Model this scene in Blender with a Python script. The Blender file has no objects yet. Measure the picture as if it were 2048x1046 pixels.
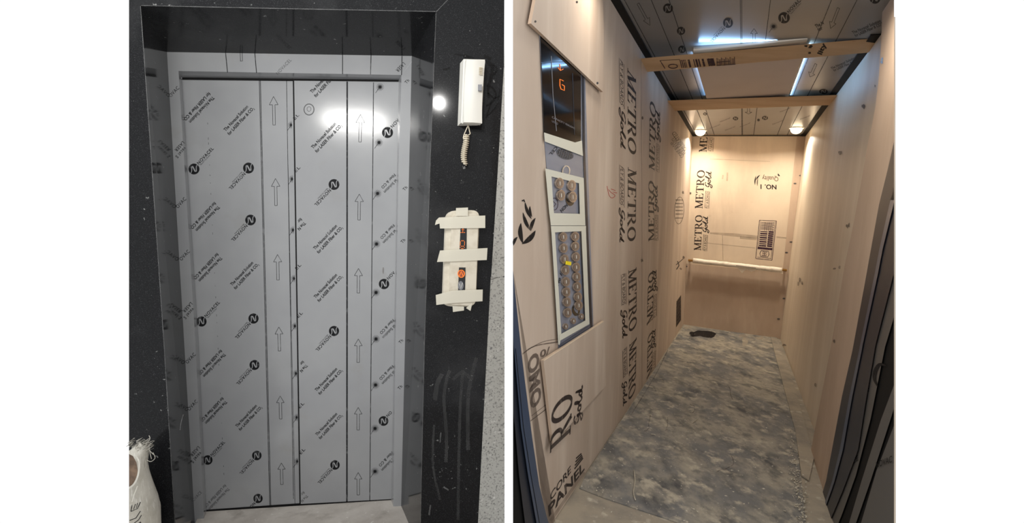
import bpy, bmesh, math, random
from mathutils import Vector, Matrix
random.seed(7)
S = bpy.context.scene
# ------------------------------------------------------------------ camera
F = 1000.0; CX, CY = 1024.0, 523.0
PITCH = math.atan(0.082)
CAM = Vector((0, 0, 1.30))
cd = bpy.data.cameras.new('camera'); cam = bpy.data.objects.new('camera', cd)
S.collection.objects.link(cam); S.camera = cam
cd.sensor_width = 36; cd.lens = 36 * F / 2048; cd.clip_start = .05
cam.location = CAM; cam.rotation_euler = (math.pi / 2 - PITCH, 0, 0)
cR, cU, cF = Vector((1, 0, 0)), Vector((0, math.sin(PITCH), math.cos(PITCH))), Vector((0, math.cos(PITCH), -math.sin(PITCH)))
def ray(x, y): return cR * ((x - CX) / F) + cU * ((CY - y) / F) + cF
def px_of(P):
    v = P - CAM; z = v.dot(cF); return (CX + F * v.dot(cR) / z, CY - F * v.dot(cU) / z)
class Plane:
    def __init__(s, p, n):
        s.n = n.normalized(); s.p = p
        if s.n.dot(p - CAM) > 0: s.n = -s.n          # normal looks back at the viewer
    def hit(s, x, y):
        r = ray(x, y); return CAM + r * (s.n.dot(s.p - CAM) / s.n.dot(r))
    def shift(s, d):
        q = Plane.__new__(Plane); q.n = s.n; q.p = s.p + s.n * d; return q
def plane3(a, b, c): return Plane(a, (b - a).cross(c - a))
# ------------------------------------------------------------------ world, exposure
w = bpy.data.worlds.new('world'); S.world = w; w.use_nodes = True
w.node_tree.nodes['Background'].inputs[0].default_value = (1, 1, 1, 1)
w.node_tree.nodes['Background'].inputs[1].default_value = 1.0
vs = S.view_settings; vs.view_transform = 'Standard'; vs.look = 'None'; vs.gamma = 1; vs.use_curve_mapping = False; vs.exposure = 0.02
S.cycles.max_bounces = 8; S.cycles.transparent_max_bounces = 12
# ------------------------------------------------------------------ the two places: planes
# landing
H_ = ray(12000, 294).normalized(); V_ = ray(689, 5690).normalized(); D = ray(583.7, 548).normalized()
nL = -cF + cR * .07 - cU * .05
L0 = Plane(CAM + ray(600, 523) * 2.0, nL)
def follow(P0, d, x, axis=0):                          # slide from P0 along d until it is seen at x
    lo, hi = 0.0, 3.0
    a = px_of(P0)[axis] > x
    for _ in range(60):
        m = (lo + hi) / 2
        if (px_of(P0 + d * m)[axis] > x) == a: lo = m
        else: hi = m
    return P0 + d * lo
L1 = Plane(follow(L0.hit(281, 10), D, 334), nL)
L2 = Plane(follow(L1.hit(357, 142), D, 364), nL)
LF = plane3(L1.hit(802, 1012), L1.hit(389, 1038), L1.hit(802, 1012) - D)
# lift car
dB = ray(1486, 441).normalized()
CB = Plane(CAM + ray(1480, 450) * 5.0, dB)
pTL, pTR, pBL, pBR = CB.hit(1385, 272), CB.hit(1611, 272), CB.hit(1367, 648), CB.hit(1560.5, 677)
CL = plane3(pTL, pBL, pBL - dB)
CR = plane3(pTR, pBR, pBR - dB)
CC = plane3(pTL, pTR, pTR - dB)
CFl = plane3(pBL, pBR, CL.hit(1172, 945))
# ------------------------------------------------------------------ lights
def area(name, loc, aim, sx, sy, power, col, shape='RECTANGLE', spread=180):
    l = bpy.data.lights.new(name, 'AREA'); l.shape = shape; l.size = sx
    if sy: l.size_y = sy
    l.energy = power; l.color = col; l.spread = math.radians(spread)
    o = bpy.data.objects.new(name, l); S.collection.objects.link(o); o.location = loc
    d = (Vector(aim) - Vector(loc)).normalized()
    o.rotation_euler = d.to_track_quat('-Z', 'Y').to_euler(); return o
def mirror_spot(pl, x, y, dist):
    P = pl.hit(x, y); r = ray(x, y).normalized(); n = pl.n
    return P + (r - 2 * r.dot(n) * n).normalized() * dist, P
q, P = mirror_spot(L2, 712, 243, 1.5)
area('landing_tube_lamp', q, P, .42, .03, 9.0, (1, .98, .94))
q, P = mirror_spot(L0, 878, 206, 1.7)
area('landing_round_lamp', q, P, .05, 0, 8.0, (1, .98, .95), 'DISK')
# ------------------------------------------------------------------ materials
def nm(name):
    m = bpy.data.materials.new(name); m.use_nodes = True
    nt = m.node_tree; return m, nt, nt.nodes['Principled BSDF']
def sg(c): return tuple(((v / 255) / 12.92 if v <= 10 else ((v / 255 + .055) / 1.055) ** 2.4) for v in c)
def flat(name, c, rough=.6, spec=.5, metal=0, emit=None, es=0):
    m, nt, b = nm(name); b.inputs['Base Color'].default_value = (*sg(c), 1); b.inputs['Roughness'].default_value = rough
    b.inputs['Specular IOR Level'].default_value = spec; b.inputs['Metallic'].default_value = metal
    if emit: b.inputs['Emission Color'].default_value = (*sg(emit), 1); b.inputs['Emission Strength'].default_value = es
    return m
def noise_mat(name, layers, rough=.6, spec=.4, bump=0, rough2=None, bscale=60, axis=None):
    """layers: [(colour), (colour, scale, lo, hi, detail, stretch)]"""
    m, nt, b = nm(name); N = nt.nodes; Lk = nt.links
    tc = N.new('ShaderNodeTexCoord'); col = None; lastmask = None
    for i, ly in enumerate(layers):
        if i == 0:
            c = N.new('ShaderNodeRGB'); c.outputs[0].default_value = (*sg(ly), 1); col = c.outputs[0]; continue
        c, sc, lo, hi, det, st = ly
        mp = N.new('ShaderNodeMapping'); mp.inputs['Scale'].default_value = st; mp.inputs['Location'].default_value = (i * 3.1, i * 1.7, i * .9)
        if axis: mp.inputs['Rotation'].default_value = axis
        no = N.new('ShaderNodeTexNoise'); no.inputs['Scale'].default_value = sc; no.inputs['Detail'].default_value = det; no.inputs['Roughness'].default_value = .6
        rp = N.new('ShaderNodeValToRGB'); rp.color_ramp.elements[0].position = lo; rp.color_ramp.elements[1].position = hi
        mx = N.new('ShaderNodeMix'); mx.data_type = 'RGBA'
        Lk.new(tc.outputs['Object'], mp.inputs[0]); Lk.new(mp.outputs[0], no.inputs['Vector']); Lk.new(no.outputs['Fac'], rp.inputs[0])
        Lk.new(rp.outputs[0], mx.inputs[0]); Lk.new(col, mx.inputs[6]); mx.inputs[7].default_value = (*sg(c), 1); col = mx.outputs[2]
        if lastmask is None: lastmask = rp.outputs[0]
    Lk.new(col, b.inputs['Base Color']); b.inputs['Specular IOR Level'].default_value = spec
    if rough2 is None: b.inputs['Roughness'].default_value = rough
    else:
        mr = N.new('ShaderNodeMapRange'); Lk.new(lastmask, mr.inputs[0]); mr.inputs[3].default_value = rough; mr.inputs[4].default_value = rough2
        Lk.new(mr.outputs[0], b.inputs['Roughness'])
    if bump:
        no = N.new('ShaderNodeTexNoise'); no.inputs['Scale'].default_value = bscale; no.inputs['Detail'].default_value = 6
        bp = N.new('ShaderNodeBump'); bp.inputs['Strength'].default_value = bump; bp.inputs['Distance'].default_value = .004
        Lk.new(tc.outputs['Object'], no.inputs['Vector']); Lk.new(no.outputs['Fac'], bp.inputs['Height']); Lk.new(bp.outputs[0], b.inputs['Normal'])
    return m
def ink_mat(name, c, opacity=.9, lo=.3, hi=.45, scale=30):
    m, nt, b = nm(name); N = nt.nodes; Lk = nt.links
    b.inputs['Base Color'].default_value = (*sg(c), 1); b.inputs['Roughness'].default_value = .6; b.inputs['Specular IOR Level'].default_value = .2
    tr = N.new('ShaderNodeBsdfTransparent'); mx = N.new('ShaderNodeMixShader'); out = N['Material Output']
    tc = N.new('ShaderNodeTexCoord'); no = N.new('ShaderNodeTexNoise'); no.inputs['Scale'].default_value = scale; no.inputs['Detail'].default_value = 4
    mr = N.new('ShaderNodeMapRange'); mr.inputs[1].default_value = lo; mr.inputs[2].default_value = hi; mr.inputs[3].default_value = opacity * .55; mr.inputs[4].default_value = opacity
    Lk.new(tc.outputs['Object'], no.inputs['Vector']); Lk.new(no.outputs['Fac'], mr.inputs[0]); Lk.new(mr.outputs[0], mx.inputs[0])
    Lk.new(tr.outputs[0], mx.inputs[1]); Lk.new(b.outputs[0], mx.inputs[2]); Lk.new(mx.outputs[0], out.inputs[0]); return m
M = {}
U1 = (1, 1, 1)
M['granite'] = noise_mat('black_granite', [(20, 21, 23), ((70, 71, 72), 1.4, .5, .9, 5, U1), ((50, 51, 53), 320, .55, .7, 2, U1), ((120, 121, 120), 42, .70, .74, 3, U1)], rough=.09, spec=.13, rough2=.32)
_b = M['granite'].node_tree.nodes['Principled BSDF']; _b.inputs['Coat Weight'].default_value = .1; _b.inputs['Coat Roughness'].default_value = .42
M['speckle'] = noise_mat('grey_terrazzo', [(168, 168, 163), ((95, 95, 94), 130, .52, .68, 4, U1), ((200, 200, 196), 60, .6, .75, 3, U1)], rough=.5, spec=.3)
M['film'] = noise_mat('film_covered_steel', [(152, 154, 157), ((163, 165, 167), 2.5, .35, .7, 3, U1), ((148, 148, 145), 5, .6, .9, 5, U1)], rough=.17, spec=.55, bump=.06, bscale=9)
M['filmline'] = ink_mat('film_print_line', (40, 41, 44), .85)
M['filmink'] = ink_mat('film_print_ink', (22, 23, 26), .92)
M['filmfaint'] = ink_mat('film_print_faint', (90, 90, 92), .6)
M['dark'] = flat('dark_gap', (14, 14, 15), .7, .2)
M['landfloor'] = noise_mat('dusty_concrete', [(192, 185, 177), ((216, 210, 202), 4, .4, .65, 7, U1), ((160, 153, 145), 9, .55, .75, 6, U1), ((226, 222, 216), 40, .62, .7, 4, U1)], rough=.9, spec=.2, bump=.3)
M['white'] = flat('white_plastic', (212, 211, 204), .35, .4)
M['cream'] = flat('cream_plastic', (212, 204, 184), .4, .4)
M['grey'] = flat('grey_plastic', (120, 122, 128), .4)
M['paper'] = noise_mat('masked_cover', [(216, 210, 194), ((198, 190, 172), 25, .45, .7, 4, U1)], rough=.6)
def tape_mat(name, c, op):
    m = flat(name, c, .5, .3); m.node_tree.nodes['Principled BSDF'].inputs['Alpha'].default_value = op; return m
M['tape'] = tape_mat('masking_tape', (228, 225, 210), .72)
M['tapeg'] = tape_mat('masking_tape_pale_green', (216, 214, 199), .93)
M['black'] = flat('black_glass', (12, 12, 14), .08, .5)
M['orange'] = flat('orange_led', (120, 50, 10), .5, emit=(255, 128, 40), es=1.1)
M['halo'] = flat('lit_button_face', (120, 60, 40), .4, emit=(255, 120, 50), es=.12)
PLY = (0, math.radians(0), 0)
M['ply'] = noise_mat('plywood', [(194, 177, 161), ((178, 159, 142), 2.2, .38, .68, 6, (1, 1, .35)), ((208, 193, 177), 6, .5, .75, 6, (1, 1, .12)), ((160, 142, 126), 14, .64, .82, 6, (1, 1, .3))], rough=.65, spec=.3)
M['plyback'] = noise_mat('plywood_back', [(206, 188, 166), ((186, 166, 146), 1.6, .38, .7, 6, (1, 1, .6)), ((214, 196, 172), 5, .5, .75, 6, (1, 1, .2)), ((150, 132, 116), 9, .66, .86, 6, (.5, 1, 2))], rough=.6, spec=.35)
M['plydark'] = noise_mat('plywood_aged', [(190, 168, 148), ((172, 150, 130), 2.5, .38, .7, 6, (1, 1, .4)), ((196, 176, 156), 8, .55, .8, 5, (1, 1, .2))], rough=.7, spec=.25)
M['plyright'] = noise_mat('plywood_right', [(214, 200, 180), ((196, 180, 158), 1.8, .38, .7, 6, (1, 1, .3)), ((224, 211, 192), 5, .5, .8, 6, (1, 1, .12)), ((160, 146, 128), 12, .7, .84, 5, (1, 1, .35))], rough=.5, spec=.4)
M['plyedge'] = flat('plywood_cut_edge', (222, 204, 178), .8, .2)
M['pine'] = noise_mat('pine_batten', [(214, 184, 148), ((196, 162, 124), 9, .4, .7, 5, (.25, 1, 1)), ((176, 138, 104), 24, .66, .8, 3, (.5, 1, 1))], rough=.7, spec=.25)
M['plyink'] = ink_mat('ply_print', (52, 44, 42), .9)
M['plyinkfaint'] = ink_mat('ply_print_faint', (84, 72, 66), .62)
M['plyinkblack'] = ink_mat('ply_brush_black', (22, 20, 22), .96)
M['plyinkpurple'] = ink_mat('ply_stamp_purple', (58, 34, 52), .9)
M['plyinkred'] = ink_mat('ply_chalk_red', (190, 70, 60), .7)
M['stain'] = ink_mat('ply_stain', (110, 95, 82), .32, .35, .7, 14)
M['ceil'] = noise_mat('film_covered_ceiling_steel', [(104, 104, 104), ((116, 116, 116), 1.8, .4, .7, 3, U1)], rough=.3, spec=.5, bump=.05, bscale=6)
M['sheet'] = noise_mat('dusty_floor_sheet', [(112, 111, 110), ((154, 147, 133), 4.2, .42, .60, 12, (1.3, .9, 1)), ((72, 72, 74), 6.5, .50, .68, 14, (1.4, .8, 1)), ((172, 164, 148), 15, .54, .66, 12, (1, .8, 1)), ((96, 95, 93), 22, .50, .74, 10, (1.1, .8, 1)), ((196, 190, 176), 60, .66, .70, 5, U1)], rough=.75, spec=.3, bump=.8, bscale=24)
M['sub'] = noise_mat('dusty_sub_floor', [(156, 146, 130), ((122, 117, 110), 6, .4, .7, 7, U1), ((184, 176, 160), 20, .58, .72, 6, U1)], rough=.9, spec=.2, bump=.3)
M['blue'] = flat('blue_grey_steel_edge', (62, 78, 104), .3, .5, .3)
M['bluedark'] = flat('dark_blue_rubber', (34, 38, 48), .4, .4)
M['jambgrey'] = flat('film_covered_jamb', (84, 82, 80), .4, .4)
M['coppanel'] = noise_mat('brushed_panel_steel', [(122, 127, 142), ((134, 138, 150), 3, .4, .7, 3, (1, 1, 8))], rough=.35, spec=.5)
M['button'] = flat('button_ring', (176, 160, 146), .25, .5, .6)
M['buttonface'] = flat('button_face', (138, 124, 114), .3, .5, .4)
M['yellow'] = flat('yellow_sticker', (236, 214, 20), .5)
M['lamp'] = flat('lamp_disc', (255, 240, 210), .5, emit=(255, 236, 200), es=6)
M['board'] = noise_mat('wrapped_light_panel', [(205, 190, 182), ((198, 182, 174), 2, .4, .7, 3, U1)], rough=.5, spec=.3)
M['panelrim'] = flat('panel_rim', (205, 196, 184), .18, .6, .3)
M['brass'] = flat('brass', (190, 150, 90), .3, .5, .8)
M['foam'] = noise_mat('foam_wrap', [(226, 216, 200), ((205, 194, 176), 30, .5, .7, 4, U1)], rough=.6)
M['screw'] = flat('screw_head', (96, 92, 90), .35, .5, .8)
M['sack'] = noise_mat('woven_plastic', [(205, 202, 192), ((180, 176, 164), 9, .4, .7, 5, U1), ((222, 220, 212), 40, .55, .7, 3, (3, 3, .4))], rough=.6, spec=.35, bump=.4, bscale=50)
M['sackin'] = noise_mat('sack_contents', [(128, 106, 88), ((92, 76, 64), 18, .4, .6, 5, U1)], rough=.9, bump=.5)
M['chip'] = noise_mat('plaster_crumbs', [(196, 188, 170), ((150, 143, 130), 30, .4, .7, 4, U1)], rough=.9)
M['clean'] = ink_mat('wet_smear', (12, 12, 13), .75, .35, .6, 14)
M['dust'] = ink_mat('dust_scratch_and_glint', (165, 166, 166), .3, .4, .62, 24)  # dust and scratches, and the glints painted along the granite arrises
M['film_of_dust'] = ink_mat('dust_smear', (120, 121, 121), .16, .4, .62, 10)
# ------------------------------------------------------------------ mesh collector
def clip_poly(pts, x0, x1):
    for side, X in ((1, x0), (-1, x1)):
        out = []
        for i in range(len(pts)):
            a, b = pts[i], pts[(i + 1) % len(pts)]
            ia, ib = side * (a[0] - X) >= 0, side * (b[0] - X) >= 0
            if ia: out.append(a)
            if ia != ib:
                t = (X - a[0]) / (b[0] - a[0]); out.append((X, a[1] + t * (b[1] - a[1])))
        pts = out
    return pts
class MB:
    def __init__(s): s.v = []; s.f = []; s.m = []; s.mats = []; s.sm = []
    def mi(s, mat):
        m = M[mat]
        if m not in s.mats: s.mats.append(m)
        return s.mats.index(m)
    def face(s, pts, mat, smooth=False):
        k = len(s.v); s.v += [tuple(p) for p in pts]; s.f.append(list(range(k, k + len(pts)))); s.m.append(s.mi(mat)); s.sm.append(smooth)
    def mesh(s, vs_, fs, mat, smooth=False):
        k = len(s.v); s.v += [tuple(p) for p in vs_]; i = s.mi(mat)
        for f in fs: s.f.append([k + a for a in f]); s.m.append(i); s.sm.append(smooth)
    def prism(s, front, back, mat, side=None):
        n = len(front); s.mesh(list(front) + list(back), [list(range(n)), list(range(2 * n - 1, n - 1, -1))], mat)
        for i in range(n):
            j = (i + 1) % n; s.face([front[i], front[j], back[j], back[i]], side or mat)
    def slab(s, pl, pts, mat, thick=.01, off=0, side=None, d=None, cut=False, x0=None, x1=None):
        if x0 is not None: pts = clip_poly(pts, x0, x1)
        pf = pl.shift(off); fr = [pf.hit(*p) for p in pts]
        if cut: pb = pf.shift(-thick); bk = [pb.hit(*p) for p in pts]
        else: bk = [p + (d if d is not None else -pl.n) * thick for p in fr]
        s.prism(fr, bk, mat, side)
    def box3(s, a, ex, ey, ez, mat):
        f = [a, a + ex, a + ex + ey, a + ey]; s.prism(f, [p + ez for p in f], mat)
    def tube(s, path, r, mat, seg=8, cap=True):
        rs = r if isinstance(r, (list, tuple)) else [r] * len(path)
        vs_ = []; fs = []; up = Vector((.13, .31, .94)); prev = None
        for i, p in enumerate(path):
            t = (path[min(i + 1, len(path) - 1)] - path[max(i - 1, 0)]).normalized()
            if prev is None: a = t.cross(up).normalized()
            else: a = (prev - t * prev.dot(t)).normalized()
            prev = a; b = t.cross(a)
            for k in range(seg):
                th = 2 * math.pi * k / seg; vs_.append(p + (a * math.cos(th) + b * math.sin(th)) * rs[i])
        for i in range(len(path) - 1):
            for k in range(seg):
                k2 = (k + 1) % seg; fs.append([i * seg + k, i * seg + k2, (i + 1) * seg + k2, (i + 1) * seg + k])
        if cap: fs.append(list(range(seg))[::-1]); fs.append([(len(path) - 1) * seg + k for k in range(seg)])
        s.mesh(vs_, fs, mat, True)
    def obj(s, name, parent=None, bevel=0):
        me = bpy.data.meshes.new(name); me.from_pydata(s.v, [], s.f)
        for m in s.mats: me.materials.append(m)
        me.polygons.foreach_set('material_index', s.m); me.polygons.foreach_set('use_smooth', s.sm); me.update()
        o = bpy.data.objects.new(name, me); S.collection.objects.link(o)
        if parent is not None:
            o.parent = parent; o.matrix_parent_inverse = parent.matrix_world.inverted() if False else Matrix.Translation(-Vector(parent.location))
        if bevel:
            b = o.modifiers.new('bevel', 'BEVEL'); b.width = bevel; b.segments = 2; b.limit_method = 'ANGLE'
        return o
def empty(name, loc):
    o = bpy.data.objects.new(name, None); o.empty_display_size = .1; S.collection.objects.link(o); o.location = loc; return o
def tag(o, label=None, cat=None, group=None, kind=None):
    for k, v in (('label', label), ('category', cat), ('group', group), ('kind', kind)):
        if v: o[k] = v
    return o
# ------------------------------------------------------------------ lettering (flat shapes in unit space)
def ribbon(pts, w):
    ws = w if isinstance(w, (list, tuple)) else [w] * len(pts); L = []; R = []
    for i, p in enumerate(pts):
        a = pts[max(i - 1, 0)]; b = pts[min(i + 1, len(pts) - 1)]
        dx, dy = b[0] - a[0], b[1] - a[1]; l = math.hypot(dx, dy) or 1; nx, ny = -dy / l, dx / l
        L.append((p[0] + nx * ws[i] / 2, p[1] + ny * ws[i] / 2)); R.append((p[0] - nx * ws[i] / 2, p[1] - ny * ws[i] / 2))
    return [[L[i], L[i + 1], R[i + 1], R[i]] for i in range(len(pts) - 1)]
def smooth(pts, n=5):
    P = [pts[0]] + list(pts) + [pts[-1]]; out = []
    for i in range(1, len(P) - 2):
        for k in range(n):
            t = k / n; a, b, c, d = P[i - 1], P[i], P[i + 1], P[i + 2]
            out.append(tuple(.5 * (2 * b[j] + (c[j] - a[j]) * t + (2 * a[j] - 5 * b[j] + 4 * c[j] - d[j]) * t * t + (-a[j] + 3 * b[j] - 3 * c[j] + d[j]) * t ** 3) for j in (0, 1)))
    out.append(tuple(pts[-1])); return out
def rect(x0, y0, x1, y1): return [[(x0, y0), (x1, y0), (x1, y1), (x0, y1)]]
def arc(cx, cy, rx, ry, a0, a1, w0, w1, n=16):
    pts = []; ws = []
    for i in range(n + 1):
        a = math.radians(a0 + (a1 - a0) * i / n); pts.append((cx + rx * math.cos(a), cy + ry * math.sin(a)))
        ws.append(w1 + (w0 - w1) * abs(math.cos(a)))
    return ribbon(pts, ws)
sf = .065
SER = {
 'M': (1.12, rect(.11, 0, .19, 1) + ribbon([(.14, 1), (.56, 0)], .2) + ribbon([(.54, 0), (.93, 1)], .09) + rect(.83, 0, 1.03, 1) + rect(0, 0, .3, sf) + rect(.72, 0, 1.12, sf) + rect(0, 1 - sf, .2, 1) + rect(.88, 1 - sf, 1.12, 1)),
 'E': (.84, rect(.11, 0, .31, 1) + rect(0, 0, .76, .075) + rect(0, .925, .72, 1) + rect(.2, .47, .56, .54) + [[(.76, 0), (.8, .27), (.75, .27), (.6, .05)], [(.72, 1), (.75, .76), (.7, .76), (.56, .95)]] + rect(.53, .36, .57, .65)),
 'T': (.88, rect(.34, 0, .54, 1) + rect(0, .92, .87, 1) + rect(.2, 0, .67, sf) + [[(0, 1), (0, .72), (.04, .72), (.16, .95)], [(.87, 1), (.87, .72), (.83, .72), (.71, .95)]]),
 'R': (.98, rect(.11, 0, .31, 1) + rect(0, 0, .42, sf) + rect(0, 1 - sf, .3, 1) + rect(.25, .95, .5, 1) + rect(.25, .47, .5, .52) + arc(.46, .735, .24, .24, -90, 90, .2, .07) + ribbon([(.42, .5), (.84, .02)], [.14, .2]) + rect(.72, 0, .98, sf)),
 'O': (1.02, arc(.5, .5, .41, .47, 0, 360, .21, .075, 36)),
}
def serif(txt, gap=.05):
    out = []; x = 0
    for c in txt:
        w_, ps = SER[c]; out += [[(a + x, b) for a, b in p] for p in ps]; x += w_ + gap
    return out, x - gap
def script_gold():
    out = []
    G = smooth([(.62, .86), (.5, 1.0), (.28, .92), (.12, .62), (.16, .36), (.36, .3), (.52, .5), (.55, .62), (.5, .2), (.36, -.18), (.14, -.28), (.05, -.12), (.3, .08), (.62, .26)])
    o_ = smooth([(.95, .5), (.8, .46), (.72, .22), (.84, .04), (1.0, .16), (1.02, .4), (.92, .5), (1.02, .42), (1.2, .42)])
    l_ = smooth([(1.15, .3), (1.38, .75), (1.42, 1.0), (1.33, .98), (1.25, .5), (1.28, .1), (1.4, .04), (1.55, .24)])
    d_ = smooth([(1.86, .44), (1.7, .46), (1.58, .2), (1.7, .03), (1.86, .26), (2.02, 1.04), (1.9, .3), (1.96, .04), (2.12, .16)])
    for s_ in (G, o_, l_, d_): out += ribbon(s_, [.14 + .04 * math.sin(i * .7) for i in range(len(s_))])
    return out, 2.12
_cache = {}
def sans(txt, bold=.012, squeeze=.8, track=1.0):
    k = (txt, bold, squeeze, track)
    if k in _cache: return _cache[k]
    def raw(t):
        c = bpy.data.curves.new('t', 'FONT'); c.body = t; c.size = 1; c.offset = bold; c.resolution_u = 3; c.space_character = track
        o = bpy.data.objects.new('t', c); me = o.to_mesh()
        v = [(q_.co.x, q_.co.y) for q_ in me.vertices]; f = [list(p.vertices) for p in me.polygons]
        o.to_mesh_clear(); bpy.data.objects.remove(o); bpy.data.curves.remove(c); return v, f
    h = max(y for x, y in raw('H')[0]); v, f = raw(txt)
    x0 = min(x for x, y in v); v = [((x - x0) / h * squeeze, y / h) for x, y in v]
    _cache[k] = ([[v[i] for i in q_] for q_ in f], max(x for x, y in v)); return _cache[k]
def put(mb, shape, pl, p0, p1, p2, mat, off=.0006, square=False):
    """lay a flat shape on a surface: p0 baseline start, p1 baseline end, p2 cap height above the start"""
    polys, wd = shape; q_ = pl.shift(off); O = q_.hit(*p0); X = (q_.hit(*p1) - O) / wd; Y = q_.hit(*p2) - O
    if square == 'depth': Y = dB * Y.dot(dB)
    elif square: xh = X.normalized(); Y = Y - xh * Y.dot(xh)
    for p in polys: mb.face([O + X * a + Y * b for a, b in p], mat)
def pline(mb, pl, pts, wpx, mat, off=.0005, x0=None, x1=None, smoothn=0):
    if smoothn: pts = smooth(pts, smoothn)
    for q4 in ribbon(pts, wpx):
        if x0 is not None:
            q4 = clip_poly(q4, x0, x1)
            if len(q4) < 3: continue
        p = pl.shift(off); mb.face([p.hit(*a) for a in q4], mat)
def blob(mb, pl, cx, cy, rx, ry, mat, off=.0006, n=20, rot=0, jit=0):
    p = pl.shift(off); pts = []
    for i in range(n):
        a = 2 * math.pi * i / n; k = 1 + random.uniform(-jit, jit); x, y = rx * math.cos(a) * k, ry * math.sin(a) * k
        c, s_ = math.cos(rot), math.sin(rot); pts.append(p.hit(cx + x * c - y * s_, cy + x * s_ + y * c))
    mb.face(pts, mat)
def ringpx(mb, pl, cx, cy, rx, ry, wpx, mat, off=.0006, rot=0, n=28):
    pts = []
    for i in range(n + 1):
        a = 2 * math.pi * i / n; x, y = rx * math.cos(a), ry * math.sin(a)
        pts.append((cx + x * math.cos(rot) - y * math.sin(rot), cy + x * math.sin(rot) + y * math.cos(rot)))
    pline(mb, pl, pts, wpx, mat, off)
# film print pieces --------------------------------------------------------------
DX, DY = .685, -.729                                    # running direction of the slanted print
def film_text(mb, pl, x, y, s=1, flip=False, l1='The Novacel Solution', l2='for LASER Fiber & CO', ink='filmink', L=None):
    k = -1 if flip else 1; full = sans('The Novacel Solution', .026, .8)[1]
    ux, uy = (-.69 * k, -.72 * k)
    for i, t in enumerate((l1, l2)):
        if not t: continue
        sh = sans(t, .026, .8); ln = 68.0 * s * sh[1] / full; x_, y_ = x + k * 7.5 * s * i, y + k * 8 * s * i
        put(mb, sh, pl, (x_, y_), (x_ + DX * ln * k, y_ + DY * ln * k), (x_ + ux * 6.6 * s, y_ + uy * 6.6 * s), ink)
        if t.endswith('CO'):
            x2, y2 = x_ + (DX * (ln + 1) + .7 * 1.2) * k, y_ + (DY * (ln + 1) + 1.6) * k
            put(mb, sans('2'), pl, (x2, y2), (x2 + DX * 2.4 * s * k, y2 + DY * 2.4 * s * k), (x2 + ux * 3.6 * s, y2 + uy * 3.6 * s), ink)
def logo_shape():
    disc = [[(math.cos(2 * math.pi * i / 32), math.sin(2 * math.pi * i / 32)) for i in range(32)]]
    n = []
    n += ribbon(smooth([(-.62, -.82), (-.42, -.35), (-.44, .3), (-.34, .42)]), [.1 + .008 * i for i in range(16)])
    n += ribbon([(-.45, .42), (-.25, .46), (.2, -.42), (.42, -.44)], [.16, .24, .24, .16])
    n += ribbon(smooth([(.62, .82), (.42, .35), (.44, -.3), (.34, -.42)]), [.1 + .008 * i for i in range(16)])
    return disc, n
DISC, NN = logo_shape()
def film_logo(mb, pl, x, y, s=1, flip=False, word='NOVACEL', base='film', ink='filmink', dx=None, asp=1.0, sub=True):
    k = -1 if flip else 1; r = 11.0 * s; q_ = pl
    c, (ex, ey) = (x, y), (dx or (DX, DY)); nx, ny = ey, -ex     # up vector (to the upper left)
    O = (x, y); X1 = (x + r * k, y); Y1 = (x, y - r * asp * k)
    put(mb, (DISC, 1), pl, O, X1, Y1, ink, .0006)
    put(mb, (NN, 1), pl, O, X1, Y1, base, .0011)
    if word:
        sh = sans(word, .018, 1.0, 1.15); ln = 44 * s * sh[1] / sans('NOVACEL', .018, 1.0, 1.15)[1]
        x0, y0 = x + k * (ex * 13 * s - nx * 1.5), y + k * (ey * 13 * s - ny * 1.5)
        put(mb, sh, pl, (x0, y0), (x0 + ex * ln * k, y0 + ey * ln * k), (x0 + nx * 6.6 * s * k, y0 + ny * 6.6 * s * k), ink)
        if sub and word == 'NOVACEL':
            sh = sans('Beyond The Surface', .0, .8); x0 -= nx * 3.6 * s * k - ex * 2 * k; y0 -= ny * 3.6 * s * k - ey * 2 * k
            put(mb, sh, pl, (x0, y0), (x0 + ex * 28 * s * k, y0 + ey * 28 * s * k), (x0 + nx * 2.6 * s * k, y0 + ny * 2.6 * s * k), ink)
def arrow(mb, pl, tx, ty, bx, by, hw=8.8, sw=2.5, mat='filmline', w=.9):
    dx, dy = bx - tx, by - ty; l = math.hypot(dx, dy); dx /= l; dy /= l; nx, ny = -dy, dx; h = l * .29
    pt = lambda a, b: (tx + dx * a + nx * b, ty + dy * a + ny * b)
    P_ = [pt(0, 0), pt(h, hw), pt(h, sw), pt(l, sw), pt(l, -sw), pt(h, -sw), pt(h, -hw), pt(0, 0)]
    for i in range(7): pline(mb, pl, [P_[i], P_[i + 1]], w, mat)
def burst(mb, pl, x, y, r=8, mat='filmink', half=None, tail=True):
    for i in range(16):
        a = 2 * math.pi * i / 16
        if half and math.cos(a) > .35: continue
        pline(mb, pl, [(x + 1.2 * math.cos(a), y + 1.2 * math.sin(a)), (x + r * math.cos(a), y + r * math.sin(a))], [1.1, .45], mat)
    if tail: pline(mb, pl, [(x - 2, y + 2), (x - r - 1, y + r + 4)], .8, mat)
    blob(mb, pl, x, y, 1.4, 1.4, mat, n=8)
# =================================================================== PLACE 1: THE LANDING
X0, X1 = 258.0, 1009.0
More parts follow.
